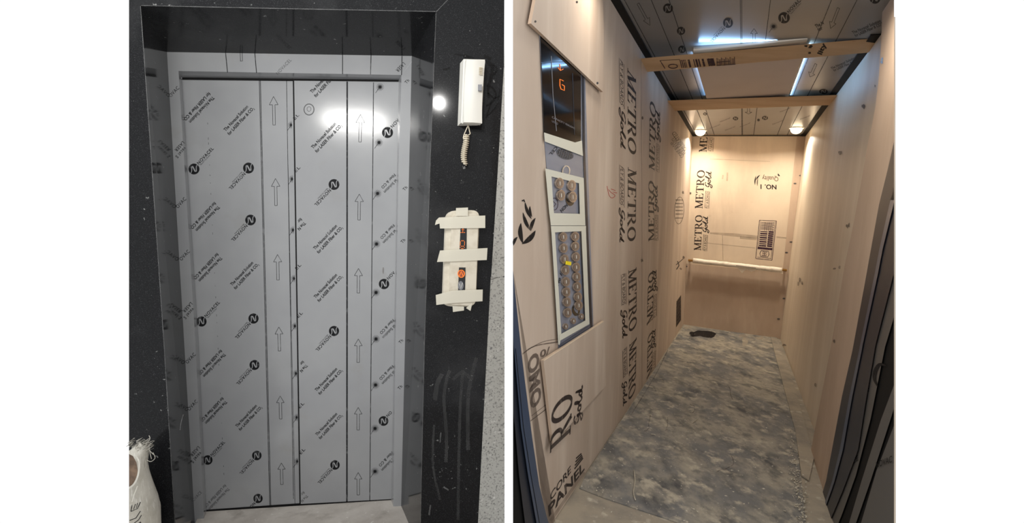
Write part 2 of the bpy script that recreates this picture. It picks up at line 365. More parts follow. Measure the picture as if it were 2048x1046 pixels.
# granite surround --------------------------------------------------
g = MB()
BOT = 1150
oL = [(281, 10), (304, 340), (328.5, 690), (351, 1046), (357, BOT)]
oR = [(872, 24), (860, 340), (849, 690), (841, 1046), (839, BOT)]
iL = [(334, 104), (353, 400), (371.5, 690), (385, 928), (391, 1046), (396, BOT)]
iR = [(823.5, 112), (816, 340), (807, 690), (802, 1012), (799, BOT)]
gE = [(1012, -90), (1008, 130), (995, 350), (982, 560), (974, 700), (956, 1046), (951, BOT)]
g.slab(L0, [(X0, -90), (281 - 6, -90)] + [(281, 10)] + oL[1:] + [(X0, BOT)], 'granite', .03, cut=True)
g.slab(L0, [(275, -90), (1009, -90), (895, 0), (872, 24), (281, 10)], 'granite', .03, cut=True, x0=X0, x1=X1)
g.slab(L0, [(872, 24), (895, 0), (1009, -90)] + gE[1:] + oR[::-1], 'granite', .03, off=.0008, cut=True, x0=X0, x1=X1)
# reveals
def strip(mb, pa, A, pb, B, mat):
    for i in range(len(A) - 1): mb.face([pa.hit(*A[i]), pa.hit(*A[i + 1]), pb.hit(*B[i + 1]), pb.hit(*B[i])], mat)
def lerp_at(pts, y):
    for a, b in zip(pts, pts[1:]):
        if a[1] <= y <= b[1] or b is pts[-1] or (a is pts[0] and y < a[1]):
            t = (y - a[1]) / (b[1] - a[1]); return (a[0] + t * (b[0] - a[0]), y)
def line2(a, b, y): t = (y - a[1]) / (b[1] - a[1]); return (a[0] + t * (b[0] - a[0]), y)
g.face([L0.hit(281, 10), L0.hit(357, BOT), L1.hit(396, BOT), L1.hit(334, 104)], 'granite')
g.face([L0.hit(872, 24), L0.hit(839, BOT), L1.hit(799, BOT), L1.hit(823.5, 112)], 'granite')
g.face([L0.hit(281, 10), L0.hit(872, 24), L1.hit(823.5, 112), L1.hit(334, 104)], 'granite')
# mitre joint, arris glints painted as pale lines, scratches and smears in the dust
pline(g, L0, [(872, 24), (897, -2), (935, -36)], 1.0, 'dust', .0012)
pline(g, L0, [(282, 11), (560, 17), (871, 23)], 1.3, 'dust', .0012)
pline(g, L0, [(281, 12), (304, 340), (328, 690), (350, 1046)], 1.3, 'dust', .0012)
pline(g, L0, [(872, 26), (860, 340), (849, 690), (841, 1046)], .9, 'dust', .0012)
for pts, ww in (([(892, 925), (893, 870), (888, 800), (893, 760), (900, 740)], 3), ([(916, 1040), (918, 900), (921, 800), (926, 740)], 2.6), ([(936, 900), (936, 800), (944, 750), (953, 715)], 3.4), ([(870, 800), (874, 770), (884, 748)], 4), ([(880, 1000), (866, 930), (868, 850)], 2), ([(905, 760), (925, 745), (945, 760)], 3), ([(880, 885), (882, 865)], 2), ([(887, 974), (897, 980)], 3), ([(858, 1030), (861, 1010)], 3)):
    pline(g, L0, pts, ww * (2.2 if len(pts) > 2 else 1), 'film_of_dust' if len(pts) > 2 else 'dust', .0013, smoothn=5)
for i in range(34):
    x, y = random.choice([(random.uniform(862, 925), random.gauss(942, 12)), (random.uniform(262, 330), random.uniform(700, 1040)), (random.uniform(860, 945), random.uniform(720, 1040)), (random.uniform(290, 860), random.uniform(0, 10)), (random.uniform(884, 905), random.uniform(735, 800))])
    blob(g, L0, x, y, random.uniform(.5, 1.8), random.uniform(.5, 1.6), 'dust', .0015, 6, jit=.3)
for pts, ww in (([(963, 118), (975, 124), (985, 135), (981, 160), (976, 178), (978, 196)], [3, 8, 7, 6, 5, 4]), ([(985, 128), (994, 138), (988, 150)], 4), ([(972, 170), (985, 176), (992, 190), (984, 205), (972, 212)], 4), ([(976, 186), (988, 196), (1000, 192)], 3), ([(984, 200), (978, 218), (972, 236)], 3.5), ([(998, 205), (985, 222), (974, 232)], 3), ([(1000, 178), (996, 200)], 3), ([(910, 108), (930, 112), (950, 120)], [3, 7, 3]), ([(886, 140), (900, 136)], 4), ([(982, 118), (968, 112)], 6)):
    ws = ww if isinstance(ww, list) else [ww] * len(pts)
    sm_ = smooth(pts, 5); W = [ws[min(i // 5, len(ws) - 1)] for i in range(len(sm_))]
    pline(g, L0, sm_, W, 'clean', .0012)
pline(g, L0, [(367, 828), (362, 845), (360, 860)], 1.2, 'dust', .0012)
tag(g.obj('wall_front'), kind='structure')
# grey speckled cladding at the right
s = MB()
s.slab(L0, gE[0:4] + [(1009, 552), (1009, -90)], 'speckle', .03, off=.001, cut=True, x0=X0, x1=X1)
s.slab(L0, [(981.6, 554)] + gE[4:] + [(1009, BOT), (1009, 554)], 'speckle', .03, off=.001, cut=True, x0=X0, x1=X1)
s.slab(L0, [(981, 551), (1009, 551), (1009, 555), (981, 555)], 'dark', .02, off=-.004, cut=True)
tag(s.obj('wall_side'), kind='structure')
# landing floor
f = MB()
A_ = [L2.hit(400, 1016), L2.hit(800, 992)]
fl = [LF.hit(405, 1012), LF.hit(790, 990), LF.hit(800, 1000), LF.hit(846, 1118), LF.hit(1009, 1108), LF.hit(1009, 2600), LF.hit(258, 2600), LF.hit(258, 1152), LF.hit(349, 1146)]
f.prism(fl, [p + V_ * .05 for p in fl], 'landfloor')
tag(f.obj('floor'), kind='structure')
# door_1 -------------------------------------------------------------
door = empty('door_1', L2.hit(600, 1008)); door['kind'] = 'structure'
fr = MB()
dL = [(364, 156), (398, 690), (413.5, 1030)]
fiL = [(357, 142), (375, 430), (391, 690), (403, 928), (409, 1060)]
fiR = [(803, 150), (797, 340), (791, 690), (786.6, 1012), (786, 1060)]
dR = [(797, 161), (793.5, 340), (787.7, 690), (781.5, 1030)]
fr.slab(L1, [(328, 96), (831, 104), (831, 113), (803, 150), (357, 142), (328, 104)], 'film', .002, cut=True)
fr.slab(L1, [(334, 104)] + fiL + [(386, 1060), (375, 900), (350, 500), (325, 104)], 'film', .002, off=.0006, cut=True)
fr.slab(L1, [(832, 112), (826, 400), (818, 690), (812, 1060)] + fiR[::-1], 'film', .002, off=.0006, cut=True)
def ret(mb, A, B, mat, n=48):
    for i in range(n):
        t0, t1 = i / n, (i + 1) / n; a = [lerp_y(A, t) for t in (t0, t1)]; b = [lerp_y(B, t) for t in (t0, t1)]
        mb.face([L1.hit(*a[0]), L1.hit(*a[1]), L2.hit(*b[1]), L2.hit(*b[0])], mat)
def lerp_y(pts, t):
    y = pts[0][1] + (pts[-1][1] - pts[0][1]) * t
    for a, b in zip(pts, pts[1:]):
        if y <= b[1] + 1e-6: u = (y - a[1]) / (b[1] - a[1]); return (a[0] + u * (b[0] - a[0]), y)
    return pts[-1]
ret(fr, fiL, dL, 'film'); ret(fr, fiR, dR, 'film')
fr.face([L1.hit(357, 142), L1.hit(803, 150), L2.hit(797, 161), L2.hit(364, 156)], 'film')
for a, b in (((451, 104), (455, 145)), ((509.5, 105), (513, 146)), ((685, 109), (685, 148)), ((742, 110), (741, 149)), ((804, 112), (803, 150))): pline(fr, L1, [a, b], 1.6, 'filmline', .001)
pline(fr, L1, [(480, 100), (481, 122)], .9, 'filmline', .001); pline(fr, L1, [(484, 100), (485, 122)], .9, 'filmline', .001); pline(fr, L1, [(480, 122), (485, 122)], .9, 'filmline', .001)
def word(mb, pl, t, a, L_, h, mat='filmink', flip=False, sq=1.0, bold=.006):
    k = -1 if flip else 1; sh = sans(t, bold, sq, 1.15)
    put(mb, sh, pl, a, (a[0] + DX * L_ * k, a[1] + DY * L_ * k), (a[0] - .729 * h * k, a[1] - .685 * h * k), mat, .0012)
word(fr, L1, 'NOVACEL', (556, 150), 40, 6.5, 'filmfaint'); word(fr, L1, 'LASER', (806, 124), 22, 7, 'filmink', True)
for x, y in ((342, 195), (356, 417), (363, 522), (375, 728), (379, 822)): word(fr, L1, 'OVAC', (x, y), 25, 7)
word(fr, L1, 'OVACE', (388, 1003), 24, 6, 'filmfaint')
for x, y in ((365, 282), (381, 604), (396, 892)):
    word(fr, L1, 'LASER', (x, y), 24, 6.5, flip=True, sq=.8, bold=.012); word(fr, L1, 'vacel S', (x + 4, y + 11), 27, 6.5, flip=True, sq=.8, bold=.012)
for x, y in ((813, 168), (809, 382), (805, 487), (801, 688), (799, 780)): word(fr, L1, 'Th', (x, y), 9, 6, sq=.8, bold=.012)
frame = fr.obj('door_frame', door)
# door panels
p1 = MB()
p1.slab(L2, [(359, 157), (587, 160), (600, 1008), (408, 1021)] + [(393, 690)], 'film', .025, cut=False)
def sc(y): return 1.02 - .17 * (y - 200) / 800
def seg(mb, a, b, w=1.3, dbl=0, mat='filmline'):
    pline(mb, L2, [a, b], w, mat)
    if dbl: pline(mb, L2, [(a[0] + dbl, a[1]), (b[0] + dbl, b[1])], w, mat)
seg(p1, (518.5, 160), (539.5, 1011), 1.3, 2.2); seg(p1, (573, 160), (587, 998), 1.1); seg(p1, (576, 330), (590, 1008), .9)
for x, y in ((451, 263), (464, 572), (474, 855)): film_text(p1, L2, x, y, sc(y) * .98)
for x, y in ((425, 192), (436, 411), (441, 513), (448, 706), (451, 801), (456, 975)): film_text(p1, L2, x, y, sc(y), True, ink='filmink' if y < 900 else 'filmfaint')
for x, y in ((388, 338), (403, 643), (415.5, 920)): film_logo(p1, L2, x, y, sc(y))
for x, y in ((497, 336), (501, 440), (507, 637), (509, 730), (513.6, 911), (516, 997)): film_logo(p1, L2, x, y, sc(y), True, 'NOVACEL' if y < 950 else 'NOV')
for a in ((547, 193, 548.3, 250), (551, 357, 552, 411), (555, 509, 556, 560), (557.6, 654, 559, 702), (560.3, 792, 561.5, 838), (562.7, 926, 563.7, 969)): arrow(p1, L2, *a, hw=8.6 * sc(a[1]))
for x, y in ((583, 250), (585, 358), (587, 460), (589, 557), (591, 652), (593, 747), (594.5, 835), (595.5, 923)): burst(p1, L2, x, y, 7.5, half=True)
for k in range(40):
    y = 170 + k * 20 + random.uniform(-6, 6); x = 411 + (y - 157) * .0465
    if random.random() < .75: pline(p1, L2, [(x, y), (x + .3, y + random.uniform(1, 5))], 1.0, 'filmfaint')
p1.obj('door_panel', door)
p2 = MB()
P2L = L2.shift(.006)
p2.slab(P2L, [(587.5, 160), (800, 161), (796.5, 340), (790.7, 690), (784.5, 998), (693, 1003), (600.5, 1008)], 'film', .03, side='dark', cut=False)
_L2 = L2; L2 = P2L
seg(p2, (693.5, 163), (693, 1003), 1.6, 1.6); seg(p2, (747, 165), (739.5, 1001), 1.5)
for x, y in ((624, 187), (626, 298), (630, 500), (631, 597), (633, 783), (634, 872)): film_text(p2, L2, x, y, sc(y))
for x, y in ((608, 443), (612, 728), (613, 989)): film_text(p2, L2, x, y, sc(y), True, 'The N', 'for', ink='filmink' if y < 900 else 'filmfaint')
for x, y in ((668, 369), (668, 662), (670, 930)): film_logo(p2, L2, x, y, sc(y), True)
for x, y in ((775, 265), (768, 568), (767, 842)): film_logo(p2, L2, x, y, sc(y), False, 'NOV' if y < 800 else 'NO')
for a in ((721, 229, 720, 284), (718.6, 388, 718, 440), (717, 537, 716.6, 586), (716.6, 678, 716.4, 725), (716.4, 815, 716.3, 860), (716.4, 945, 716.6, 990)): arrow(p2, L2, *a, hw=8.6 * sc(a[1]))
for i, (x, y) in enumerate(((760, 174), (758, 285), (755, 387), (753, 488), (752, 585), (752, 678), (751, 770), (750, 857), (750, 943))):
    burst(p2, L2, x, y, 8)
    if i in (2, 3, 5, 6, 8):
        s1 = sans('el Solution', .012, .8); put(p2, s1, L2, (x + 36, y - 29), (x + 12, y - 4), (x + 40, y - 25), 'filmink')
        s1 = sans('Fiber & CO', .012, .8); put(p2, s1, L2, (x + 33, y - 40), (x + 7, y - 13), (x + 37, y - 36), 'filmink')
for x, y in ((590, 240), (592, 345), (594, 540), (597, 636), (600, 817), (602, 909)): word(p2, L2, 'EL', (x, y), 13, 6)
blob(p2, L2, 618, 219, 11, 12, 'filmfaint'); blob(p2, L2, 618, 219, 9, 10, 'film', .0009); ringpx(p2, L2, 618, 218, 4, 4.5, 1, 'filmfaint', .0012)
blob(p2, L2, 766.5, 541, 1.8, 7, 'stain')
L2 = _L2
o = p2.obj('door_panel', door)
gp = MB(); gp.slab(L2, [(364, 155), (797, 160), (797, 163.5), (364, 158.5)], 'dark', .02, off=.008); gp.slab(L2, [(413, 1020), (600, 1007), (782, 997), (782, 1001), (600, 1011), (413, 1024)], 'dark', .02, off=.003)
gp.slab(L2, [(585.5, 160), (588, 160), (601.3, 1008), (599, 1008)], 'dark', .005, off=.0075)
gp.obj('door_gap', door)
# intercom -------------------------------------------------------------
ic = empty('intercom_handset', L0.hit(938, 250)); tag(ic, 'white wall intercom telephone with a coiled cord on black granite above the taped panel', 'intercom')
L0b = L0
prot = lambda d: L0.p + L0.n * 0
def shift_px(pl, pts, d): return [pl.hit(*p) - D * d for p in pts]
b_ = MB()
back = [(920, 127), (962, 128), (955, 251), (915, 252)]
fr_ = shift_px(L0, back, .045); b_.prism(fr_, shift_px(L0, back, -.0), 'white')
b_.obj('base', ic, .003)
hs = MB()                                              # handset, a slab with a curved front
pf = Plane(fr_[0], L0.n)
outl = [(929, 123), (966, 127), (960, 250), (924, 248)]
o3 = [pf.hit(*p) for p in outl]; rows = 12; vs_ = []; fs = []
for i in range(rows + 1):
    t = i / rows; a = o3[0].lerp(o3[3], t); b2 = o3[1].lerp(o3[2], t); d_ = .012 + .012 * (2 * t - 1) ** 2
    for j in range(5):
        u = j / 4; vs_.append(a.lerp(b2, u) - D * (d_ + (.004 * math.sin(u * math.pi))))
for i in range(rows):
    for j in range(4): k = i * 5 + j; fs.append([k, k + 1, k + 6, k + 5])
n0 = len(vs_); bk = [p + D * .003 for p in o3]; vs_ += bk
hs.mesh(vs_, fs, 'white', True)
edge = [[i * 5 for i in range(rows + 1)], [i * 5 + 4 for i in range(rows + 1)]]
hs.face([vs_[i] for i in edge[0]] + [bk[3], bk[0]], 'white'); hs.face([vs_[i] for i in edge[1]] + [bk[2], bk[1]], 'white')
hs.face([vs_[i] for i in range(5)] + [bk[1], bk[0]], 'white'); hs.face([vs_[rows * 5 + i] for i in range(5)] + [bk[2], bk[3]], 'white')
hs.obj('handset', ic)
bt = MB(); pq = Plane(fr_[0] - D * .03, L0.n)
bt.slab(pq, [(956, 169), (964, 169), (963.5, 181), (956, 181)], 'grey', .01); bt.obj('release_button', ic, .001)
sp = MB()
for i in range(5): sp.slab(pq, [(958, 134 + i * 3.2), (965, 134.3 + i * 3.2), (965, 135.6 + i * 3.2), (958, 135.3 + i * 3.2)], 'cream', .008)
sp.obj('speaker_slot', ic)
cdm = MB(); pc = L0.shift(.03)
top = pc.hit(936.5, 250)
cdm.tube([pc.hit(*p) for p in smooth([(936.5, 249), (934, 256), (928, 270), (927, 277), (933, 272), (940, 268), (939, 262), (936.5, 250)], 4)], .0022, 'cream', 6)
hel = []; N_ = 15; ax = smooth([(933, 270), (932, 285), (929, 300), (927.5, 315), (930, 329)], 8)
tot = N_ * 10
for i in range(tot + 1):
    u = i / tot * (len(ax) - 1); k = min(int(u), len(ax) - 2); t = u - k
    cx_, cy_ = ax[k][0] + t * (ax[k + 1][0] - ax[k][0]), ax[k][1] + t * (ax[k + 1][1] - ax[k][1])
    a = i / 10 * 2 * math.pi; r_ = 5.2 - (2.6 if i < 8 or i > tot - 8 else 0)
    hel.append(pc.hit(cx_ + r_ * math.cos(a), cy_ + 1.0 * math.cos(a)) + L0.n * (.009 * math.sin(a)))
cdm.tube(hel, .0026, 'cream', 6)
cdm.tube([pc.hit(*p) for p in ax[1:]], [.006] * (len(ax) - 1), 'cream', 8)
cdm.obj('coiled_cord', ic)
# landing call panel ----------------------------------------------------
cp = empty('call_panel', L0.hit(918, 612)); tag(cp, 'landing call panel covered with paper and masking tape, lit orange display and button', 'lift call panel')
def rounded(x0, y0, x1, y1, x2, y2, x3, y3, r, n=5):
    Q = [(x0, y0), (x1, y1), (x2, y2), (x3, y3)]; out = []
    for i in range(4):
        p, a, b = Q[i], Q[i - 1], Q[(i + 1) % 4]
        la = math.hypot(a[0] - p[0], a[1] - p[1]); lb = math.hypot(b[0] - p[0], b[1] - p[1])
        pa = (p[0] + (a[0] - p[0]) * r / la, p[1] + (a[1] - p[1]) * r / la); pb = (p[0] + (b[0] - p[0]) * r / lb, p[1] + (b[1] - p[1]) * r / lb)
        for k in range(n + 1):
            t = k / n; out.append(((1 - t) ** 2 * pa[0] + 2 * t * (1 - t) * p[0] + t * t * pb[0], (1 - t) ** 2 * pa[1] + 2 * t * (1 - t) * p[1] + t * t * pb[1]))
    return out
m = MB(); pts = rounded(890, 423, 956, 421, 948, 613, 883, 612, 17); fb = shift_px(L0, pts, .02); m.prism(fb, shift_px(L0, pts, 0), 'paper'); m.obj('body', cp, .003)
m = MB(); pA = Plane(fb[0], L0.n); pts = rounded(902, 430, 955, 427, 949, 611, 896, 610, 12); fb2 = shift_px(pA, pts, .012); m.prism(fb2, shift_px(pA, pts, 0), 'paper'); m.obj('front_plate', cp, .003)
pF = Plane(fb2[0], L0.n)
m = MB(); m.slab(pF, [(921, 455), (933.5, 455), (933, 498.6), (919, 498.6)], 'black', .004, off=.0015)
def dots(mb, pl, rows_, x, y, dx, dy, mat='orange', off=.003, r=.62):
    for j, rw in enumerate(rows_):
        for i, c in enumerate(rw):
            if c != ' ': blob(mb, pl, x + i * dx - j * .1, y + j * dy, r * dx * .62 / .62 * .5, dy * .5, mat, off, 6)
dots(m, pF, ['  x  ', '  x  ', ' xxx ', '  x  ', '  x  ', 'xxxxx'], 922, 455.5, 2.0, 1.9)
dots(m, pF, [' xxx ', 'x   x', 'x   x', 'x   x', 'x   x', ' xxx ', 'x   x'], 921, 481.5, 2.1, 2.2); pline(m, pF, [(922, 497), (927, 497)], 1, 'orange', .003)
m.obj('floor_display', cp)
m = MB(); m.slab(pF, [(918, 535), (931, 535), (930, 584), (916, 584)], 'black', .004, off=.0015); m.obj('button_slot', cp)
m = MB(); blob(m, pF, 922.5, 547.5, 7.2, 7.6, 'halo', .005); ringpx(m, pF, 922.5, 547.5, 6.6, 7.2, 1.5, 'orange', .006); pline(m, pF, [(919, 551.5), (922.5, 543), (926, 551.5)], 1.8, 'orange', .006); m.obj('up_button', cp)['label'] = 'up button lit orange'
m = MB(); blob(m, pF, 921.5, 571, 5.6, 9, 'grey', .005); pline(m, pF, [(919, 567), (921.5, 577), (925, 566)], 1.4, 'white', .006); m.obj('down_button', cp)['label'] = 'grey unlit down button'
pT = pF.shift(.006)
for pts in ([(912, 416), (936, 415), (936, 432), (912, 432)], [(878, 435), (970.5, 431), (970.5, 456), (880, 457), (879, 447), (870, 450), (872, 441)], [(880, 501), (975, 496), (973.5, 520), (874, 524), (877, 512)], [(871.5, 590), (905, 581), (965.5, 579), (965, 602.5), (905, 606), (872.6, 610)], [(905, 612), (928, 613), (928, 621), (906, 624)], [(932, 616), (945, 605), (941, 622)]):
    m = MB(); m.slab(pT, pts, 'tape', .0006); m.obj('masking_tape', cp)
# woven sack ------------------------------------------------------------
sk = empty('woven_sack', L0.hit(280, 1090)); tag(sk, 'white woven plastic sack with frayed top standing at the granite left of the door', 'sack')
def sight_cut(me_bm, x, keep_right=True):
    a, b = ray(x, 0), ray(x, 1046); n = a.cross(b).normalized()
    if n.dot(cR) < 0: n = -n
    bmesh.ops.bisect_plane(me_bm, geom=me_bm.verts[:] + me_bm.edges[:] + me_bm.faces[:], plane_co=CAM, plane_no=n if keep_right else -n, clear_inner=True)
pS = L0.shift(.13)
prof = [(885, 292, 6), (893, 296, 12), (905, 294, 20), (919, 291, 30), (930, 289, 36), (945, 291, 40), (975, 297, 46), (1005, 303, 52), (1029, 309, 56), (1060, 313, 60), (1110, 316, 62)]
m = MB(); vs_ = []; fs = []; ns = 28
for i, (y, xr, w_) in enumerate(prof):
    cx_ = xr - w_ - 0
    for k in range(ns):
        a = 2 * math.pi * k / ns; wob = 1 + .05 * math.sin(3 * a + i * 1.3) + .03 * math.sin(7 * a + i)
        vs_.append(pS.hit(cx_ + (w_ * math.cos(a)) * (wob if abs(math.cos(a)) < .9 else 1), y + (3 * math.sin(2 * a) if i < 2 else 0)) + L0.n * (.0019 * w_ * math.sin(a) * wob))
for i in range(len(prof) - 1):
    for k in range(ns):
        k2 = (k + 1) % ns; fs.append([i * ns + k, i * ns + k2, (i + 1) * ns + k2, (i + 1) * ns + k])
m.mesh(vs_, fs, 'sack', True)
o = m.obj('bag', sk)
bm = bmesh.new(); bm.from_mesh(o.data); sight_cut(bm, X0); bm.to_mesh(o.data); bm.free()
pW = L0.shift(.245)
m = MB(); m.slab(pW, [(258, 908), (266, 912), (273, 925), (276, 944), (272, 960), (264, 970), (258, 974)], 'sackin', .004, cut=True); m.obj('contents', sk)['label'] = 'brown contents seen through the torn side'
m = MB()
pline(m, pW, [(258, 976), (268, 968), (276, 950), (278, 925), (270, 910), (262, 903), (258, 903)], 3.5, 'sack', .002, x0=X0, x1=X1, smoothn=4)
pline(m, pW, [(275, 972), (268, 990), (264, 1004)], 2, 'sack', .002)
for a in (([(262, 1023), (264, 1010)], 2.2), ([(262, 1023), (275, 1017), (281, 1004)], 2), ([(267, 1019), (271, 1008)], 1.8), ([(273, 1016), (275, 1006)], 1.8), ([(259, 1041), (272, 1036), (281, 1022)], 1.8), ([(266, 1048), (277, 1040), (283, 1030)], 1.8), ([(274, 1050), (282, 1044)], 3)): pline(m, pW, a[0], a[1], 'plyinkblack', .004, x0=X0, x1=X1)
m.obj('print_and_folds', sk)
m = MB()
for i in range(46):
    x, y = random.uniform(258, 296), random.uniform(884, 898); a = random.uniform(-2.6, -.3); l = random.uniform(5, 16)
    pts = [(x, y), (x + l * .5 * math.cos(a), y + l * .5 * math.sin(a) * .8), (x + l * math.cos(a + .5), y + l * math.sin(a + .5) * .7)]
    if min(p[0] for p in pts) < X0 + 5: continue
    m.tube([pS.hit(*p) + L0.n * random.uniform(-.02, .03) for p in smooth(pts, 3)], .0009, 'sack', 4)
for pts in ([(296, 896), (301, 903), (307, 909)], [(293, 920), (302, 923), (310, 916), (306, 905)], [(290, 915), (292, 930), (290, 938)], [(295, 886), (300, 877), (298, 871)], [(298, 892), (300, 905), (303, 918)]):
    m.tube([pS.hit(*p) for p in smooth(pts, 4)], .0012, 'sack', 4)
m.obj('frayed_threads', sk)
# =================================================================== PLACE 2: THE LIFT CAR
Y0, Y1 = 1026.0, 1788.0
def onB(x, y0_, yy):                                   # follow a depth line (towards the far end) to height yy
    t = (yy - 441) / (y0_ - 441); return (1486 + (x - 1486) * t, yy)
wl = MB()
jE = [(1026, 540), (1034, 620), (1042, 697), (1050.5, 767), (1064.5, 876), (1078.5, 970), (1092.5, 1030), (1130, 1150)]
wl.slab(CL, [(1385, 268), (1369, 648), (1172, 945), (1115, 1031), (1092.5, 1065)] + [(1120, 1100)] + jE[::-1][1:] + [(1026, -120), (1150, -120)], 'ply', .02, cut=True, x0=Y0, x1=Y1)
# sheet joint and plies
pline(wl, CL, [(1282, 118), (1284, 400), (1284, 778)], 1.2, 'stain', .0006)
def stamp(mb, pl, p0, p1, p2, mat='plyink', txt='METRO'): put(mb, serif(txt), pl, p0, p1, p2, mat, square=True if pl is CB else 'depth')
for a in (((1255, 135), (1256, 303), (1272, 157)), ((1256, 334), (1255, 484), (1272.5, 348)), ((1257, 541), (1258, 668), (1273, 533)), ((1259, 689), (1257, 805), (1273, 678))): stamp(wl, CL, *a)
for a in (((1309, 343), (1311.5, 212), (1298, 334)), ((1308, 481), (1308.5, 364), (1297, 483)), ((1305, 640), (1308, 541), (1294, 646)), ((1304, 743), (1306, 660), (1294, 753))): stamp(wl, CL, *a, mat='plyink')
G_ = script_gold()
for p0, p1, p2 in (((1241, 216), (1241, 294), (1251, 226)), ((1241, 416), (1239, 484), (1250, 421)), ((1244, 620), (1245, 677), (1254, 618)), ((1246, 765), (1246, 813), (1254, 759))): put(wl, G_, CL, p0, p1, p2, 'plyink')
for p0, p1, p2 in (((1319, 284), (1320, 226), (1310, 279)), ((1315, 424), (1315, 372), (1306, 423)), ((1313, 582), (1313, 540), (1305, 584)), ((1310, 695), (1311, 658), (1303, 699))): put(wl, G_, CL, p0, p1, p2, 'plyink')
PB = sans('PLY & BOARDS', .004, .9)
def plyb(mb, pl, p0, p1, p2, mat='plyinkfaint'):
    put(mb, PB, pl, p0, p1, p2, mat); dx_, dy_ = p2[0] - p0[0], p2[1] - p0[1]
    for k in (-.3, 1.3): pline(mb, pl, [(p0[0] + dx_ * k, p0[1] + dy_ * k), (p1[0] + dx_ * k, p1[1] + dy_ * k)], .8, mat)
for a in (((1240, 118), (1241, 208), (1246, 126)), ((1241, 331), (1241, 409), (1247, 336)), ((1244, 549), (1245, 611), (1250, 547)), ((1247, 700), (1248, 755), (1252, 695))): plyb(wl, CL, *a, 'plyink')
for a in (((1317, 345), (1318, 290), (1313, 342)), ((1315, 481), (1315, 430), (1311, 481)), ((1312, 633), (1312, 588), (1308, 636)), ((1309, 740), (1310, 702), (1305, 744))): plyb(wl, CL, *a)
# oval stamp, joint stamp, chalk, small marks
ringpx(wl, CL, 1358.5, 421, 9.5, 27, 1.1, 'plyinkfaint', rot=.06)
for y in (400, 407, 414, 421, 428, 436): pline(wl, CL, [(1351, y), (1366, y)], [2.2, 1.4], 'plyinkfaint')
for i, (a, b) in enumerate((((1350, 262), (1374, 298)), ((1348, 272), (1372, 305)), ((1347, 282), (1368, 312)))):
    put(wl, sans(('CALIBRATED', 'FULL PANEL', 'CORE BWP')[i], .01, .8), CL, b, a, (b[0] - 5, b[1] + 5), 'plyinkfaint')
pline(wl, CL, [(1222, 378), (1231, 381), (1226, 384), (1234, 386)], 1.3, 'plyinkred'); pline(wl, CL, [(1214, 372), (1218, 390), (1224, 396), (1230, 391), (1221, 384), (1217, 379)], 1.2, 'plyinkred', smoothn=4)
pline(wl, CL, [(1355, 522), (1358, 531), (1353, 539)], 1.8, 'plyinkblack'); pline(wl, CL, [(1352, 530), (1366, 518)], 1.4, 'plyinkblack'); pline(wl, CL, [(1360, 536), (1363, 539)], 3, 'plyinkfaint')
wl.slab(CL, [(1353, 603), (1362, 590), (1362, 640), (1352, 655)], 'plyinkfaint', .0002, off=.0006)
for k in range(7): pline(wl, CL, [(1353, 608 + 7 * k), (1361, 596 + 7 * k)], 1.8, 'plyink', .001)
for pts in ([(1049, 404), (1048, 400), (1044, 402)], ): pline(wl, CL, pts, 3, 'plyinkblack')
def leaf(mb, pl, a, b, wd, mat):
    n = 10; pts = [(a[0] + (b[0] - a[0]) * i / n, a[1] + (b[1] - a[1]) * i / n) for i in range(n + 1)]
    L_ = math.hypot(b[0] - a[0], b[1] - a[1]); nx, ny = -(b[1] - a[1]) / L_, (b[0] - a[0]) / L_
    pts = [(p[0] + nx * wd * .35 * math.sin(math.pi * i / n), p[1] + ny * wd * .35 * math.sin(math.pi * i / n)) for i, p in enumerate(pts)]
    pline(mb, pl, pts, [max(.5, wd * math.sin(math.pi * i / n) ** .8) for i in range(n + 1)], mat)
leaf(wl, CL, (1050, 404), (1063, 438), 6, 'plyinkblack'); leaf(wl, CL, (1046, 425), (1062, 462), 7, 'plyinkblack'); leaf(wl, CL, (1042, 446), (1046, 487), 9, 'plyinkblack')
leaf(wl, CL, (1071, 436), (1062, 462), 7, 'plyinkblack'); leaf(wl, CL, (1044, 488), (1071, 461), 10, 'plyinkblack'); leaf(wl, CL, (1035, 474), (1027, 491), 6, 'plyinkblack'); leaf(wl, CL, (1060, 412), (1064, 434), 5, 'plyinkblack')
put(wl, sans('CORE', .02, 1.0), CL, (1101, 1003), (1142, 944), (1100, 988), 'plyink'); put(wl, sans('PANEL', .03, 1.0), CL, (1098, 1033), (1169, 939), (1096, 1012), 'plyink')
for k in range(4): pline(wl, CL, [(1149 + k, 938 - 7 * k), (1166 - k, 916 - 3 * k)], 2.4, 'plyink')
pline(wl, CL, [(1101, 1042), (1168, 944)], 6, 'stain')
put(wl, sans('OMO', .04, 1.0), CL, (1056, 716), (1063, 822), (1077, 700), 'plyinkfaint')
put(wl, sans('0/', .03, 1.0), CL, (1080, 716), (1100, 706), (1080, 702), 'plyinkfaint')
pline(wl, CL, [(1045, 708), (1070, 692), (1116, 684)], 2.2, 'plyinkfaint', smoothn=4); pline(wl, CL, [(1056, 699), (1085, 684), (1116, 678)], 1.2, 'plyinkfaint', smoothn=4)
pline(wl, CL, [(1061, 842), (1094, 817)], 1.6, 'plyinkfaint'); pline(wl, CL, [(1063, 832), (1094, 808)], 1, 'plyinkfaint')
for x, y in ((1366, 385), (1284, 521), (1285, 236), (1367, 515)): blob(wl, CL, x, y, 2, 3, 'plyinkfaint', jit=.3)
tag(wl.obj('wall_left'), kind='structure')
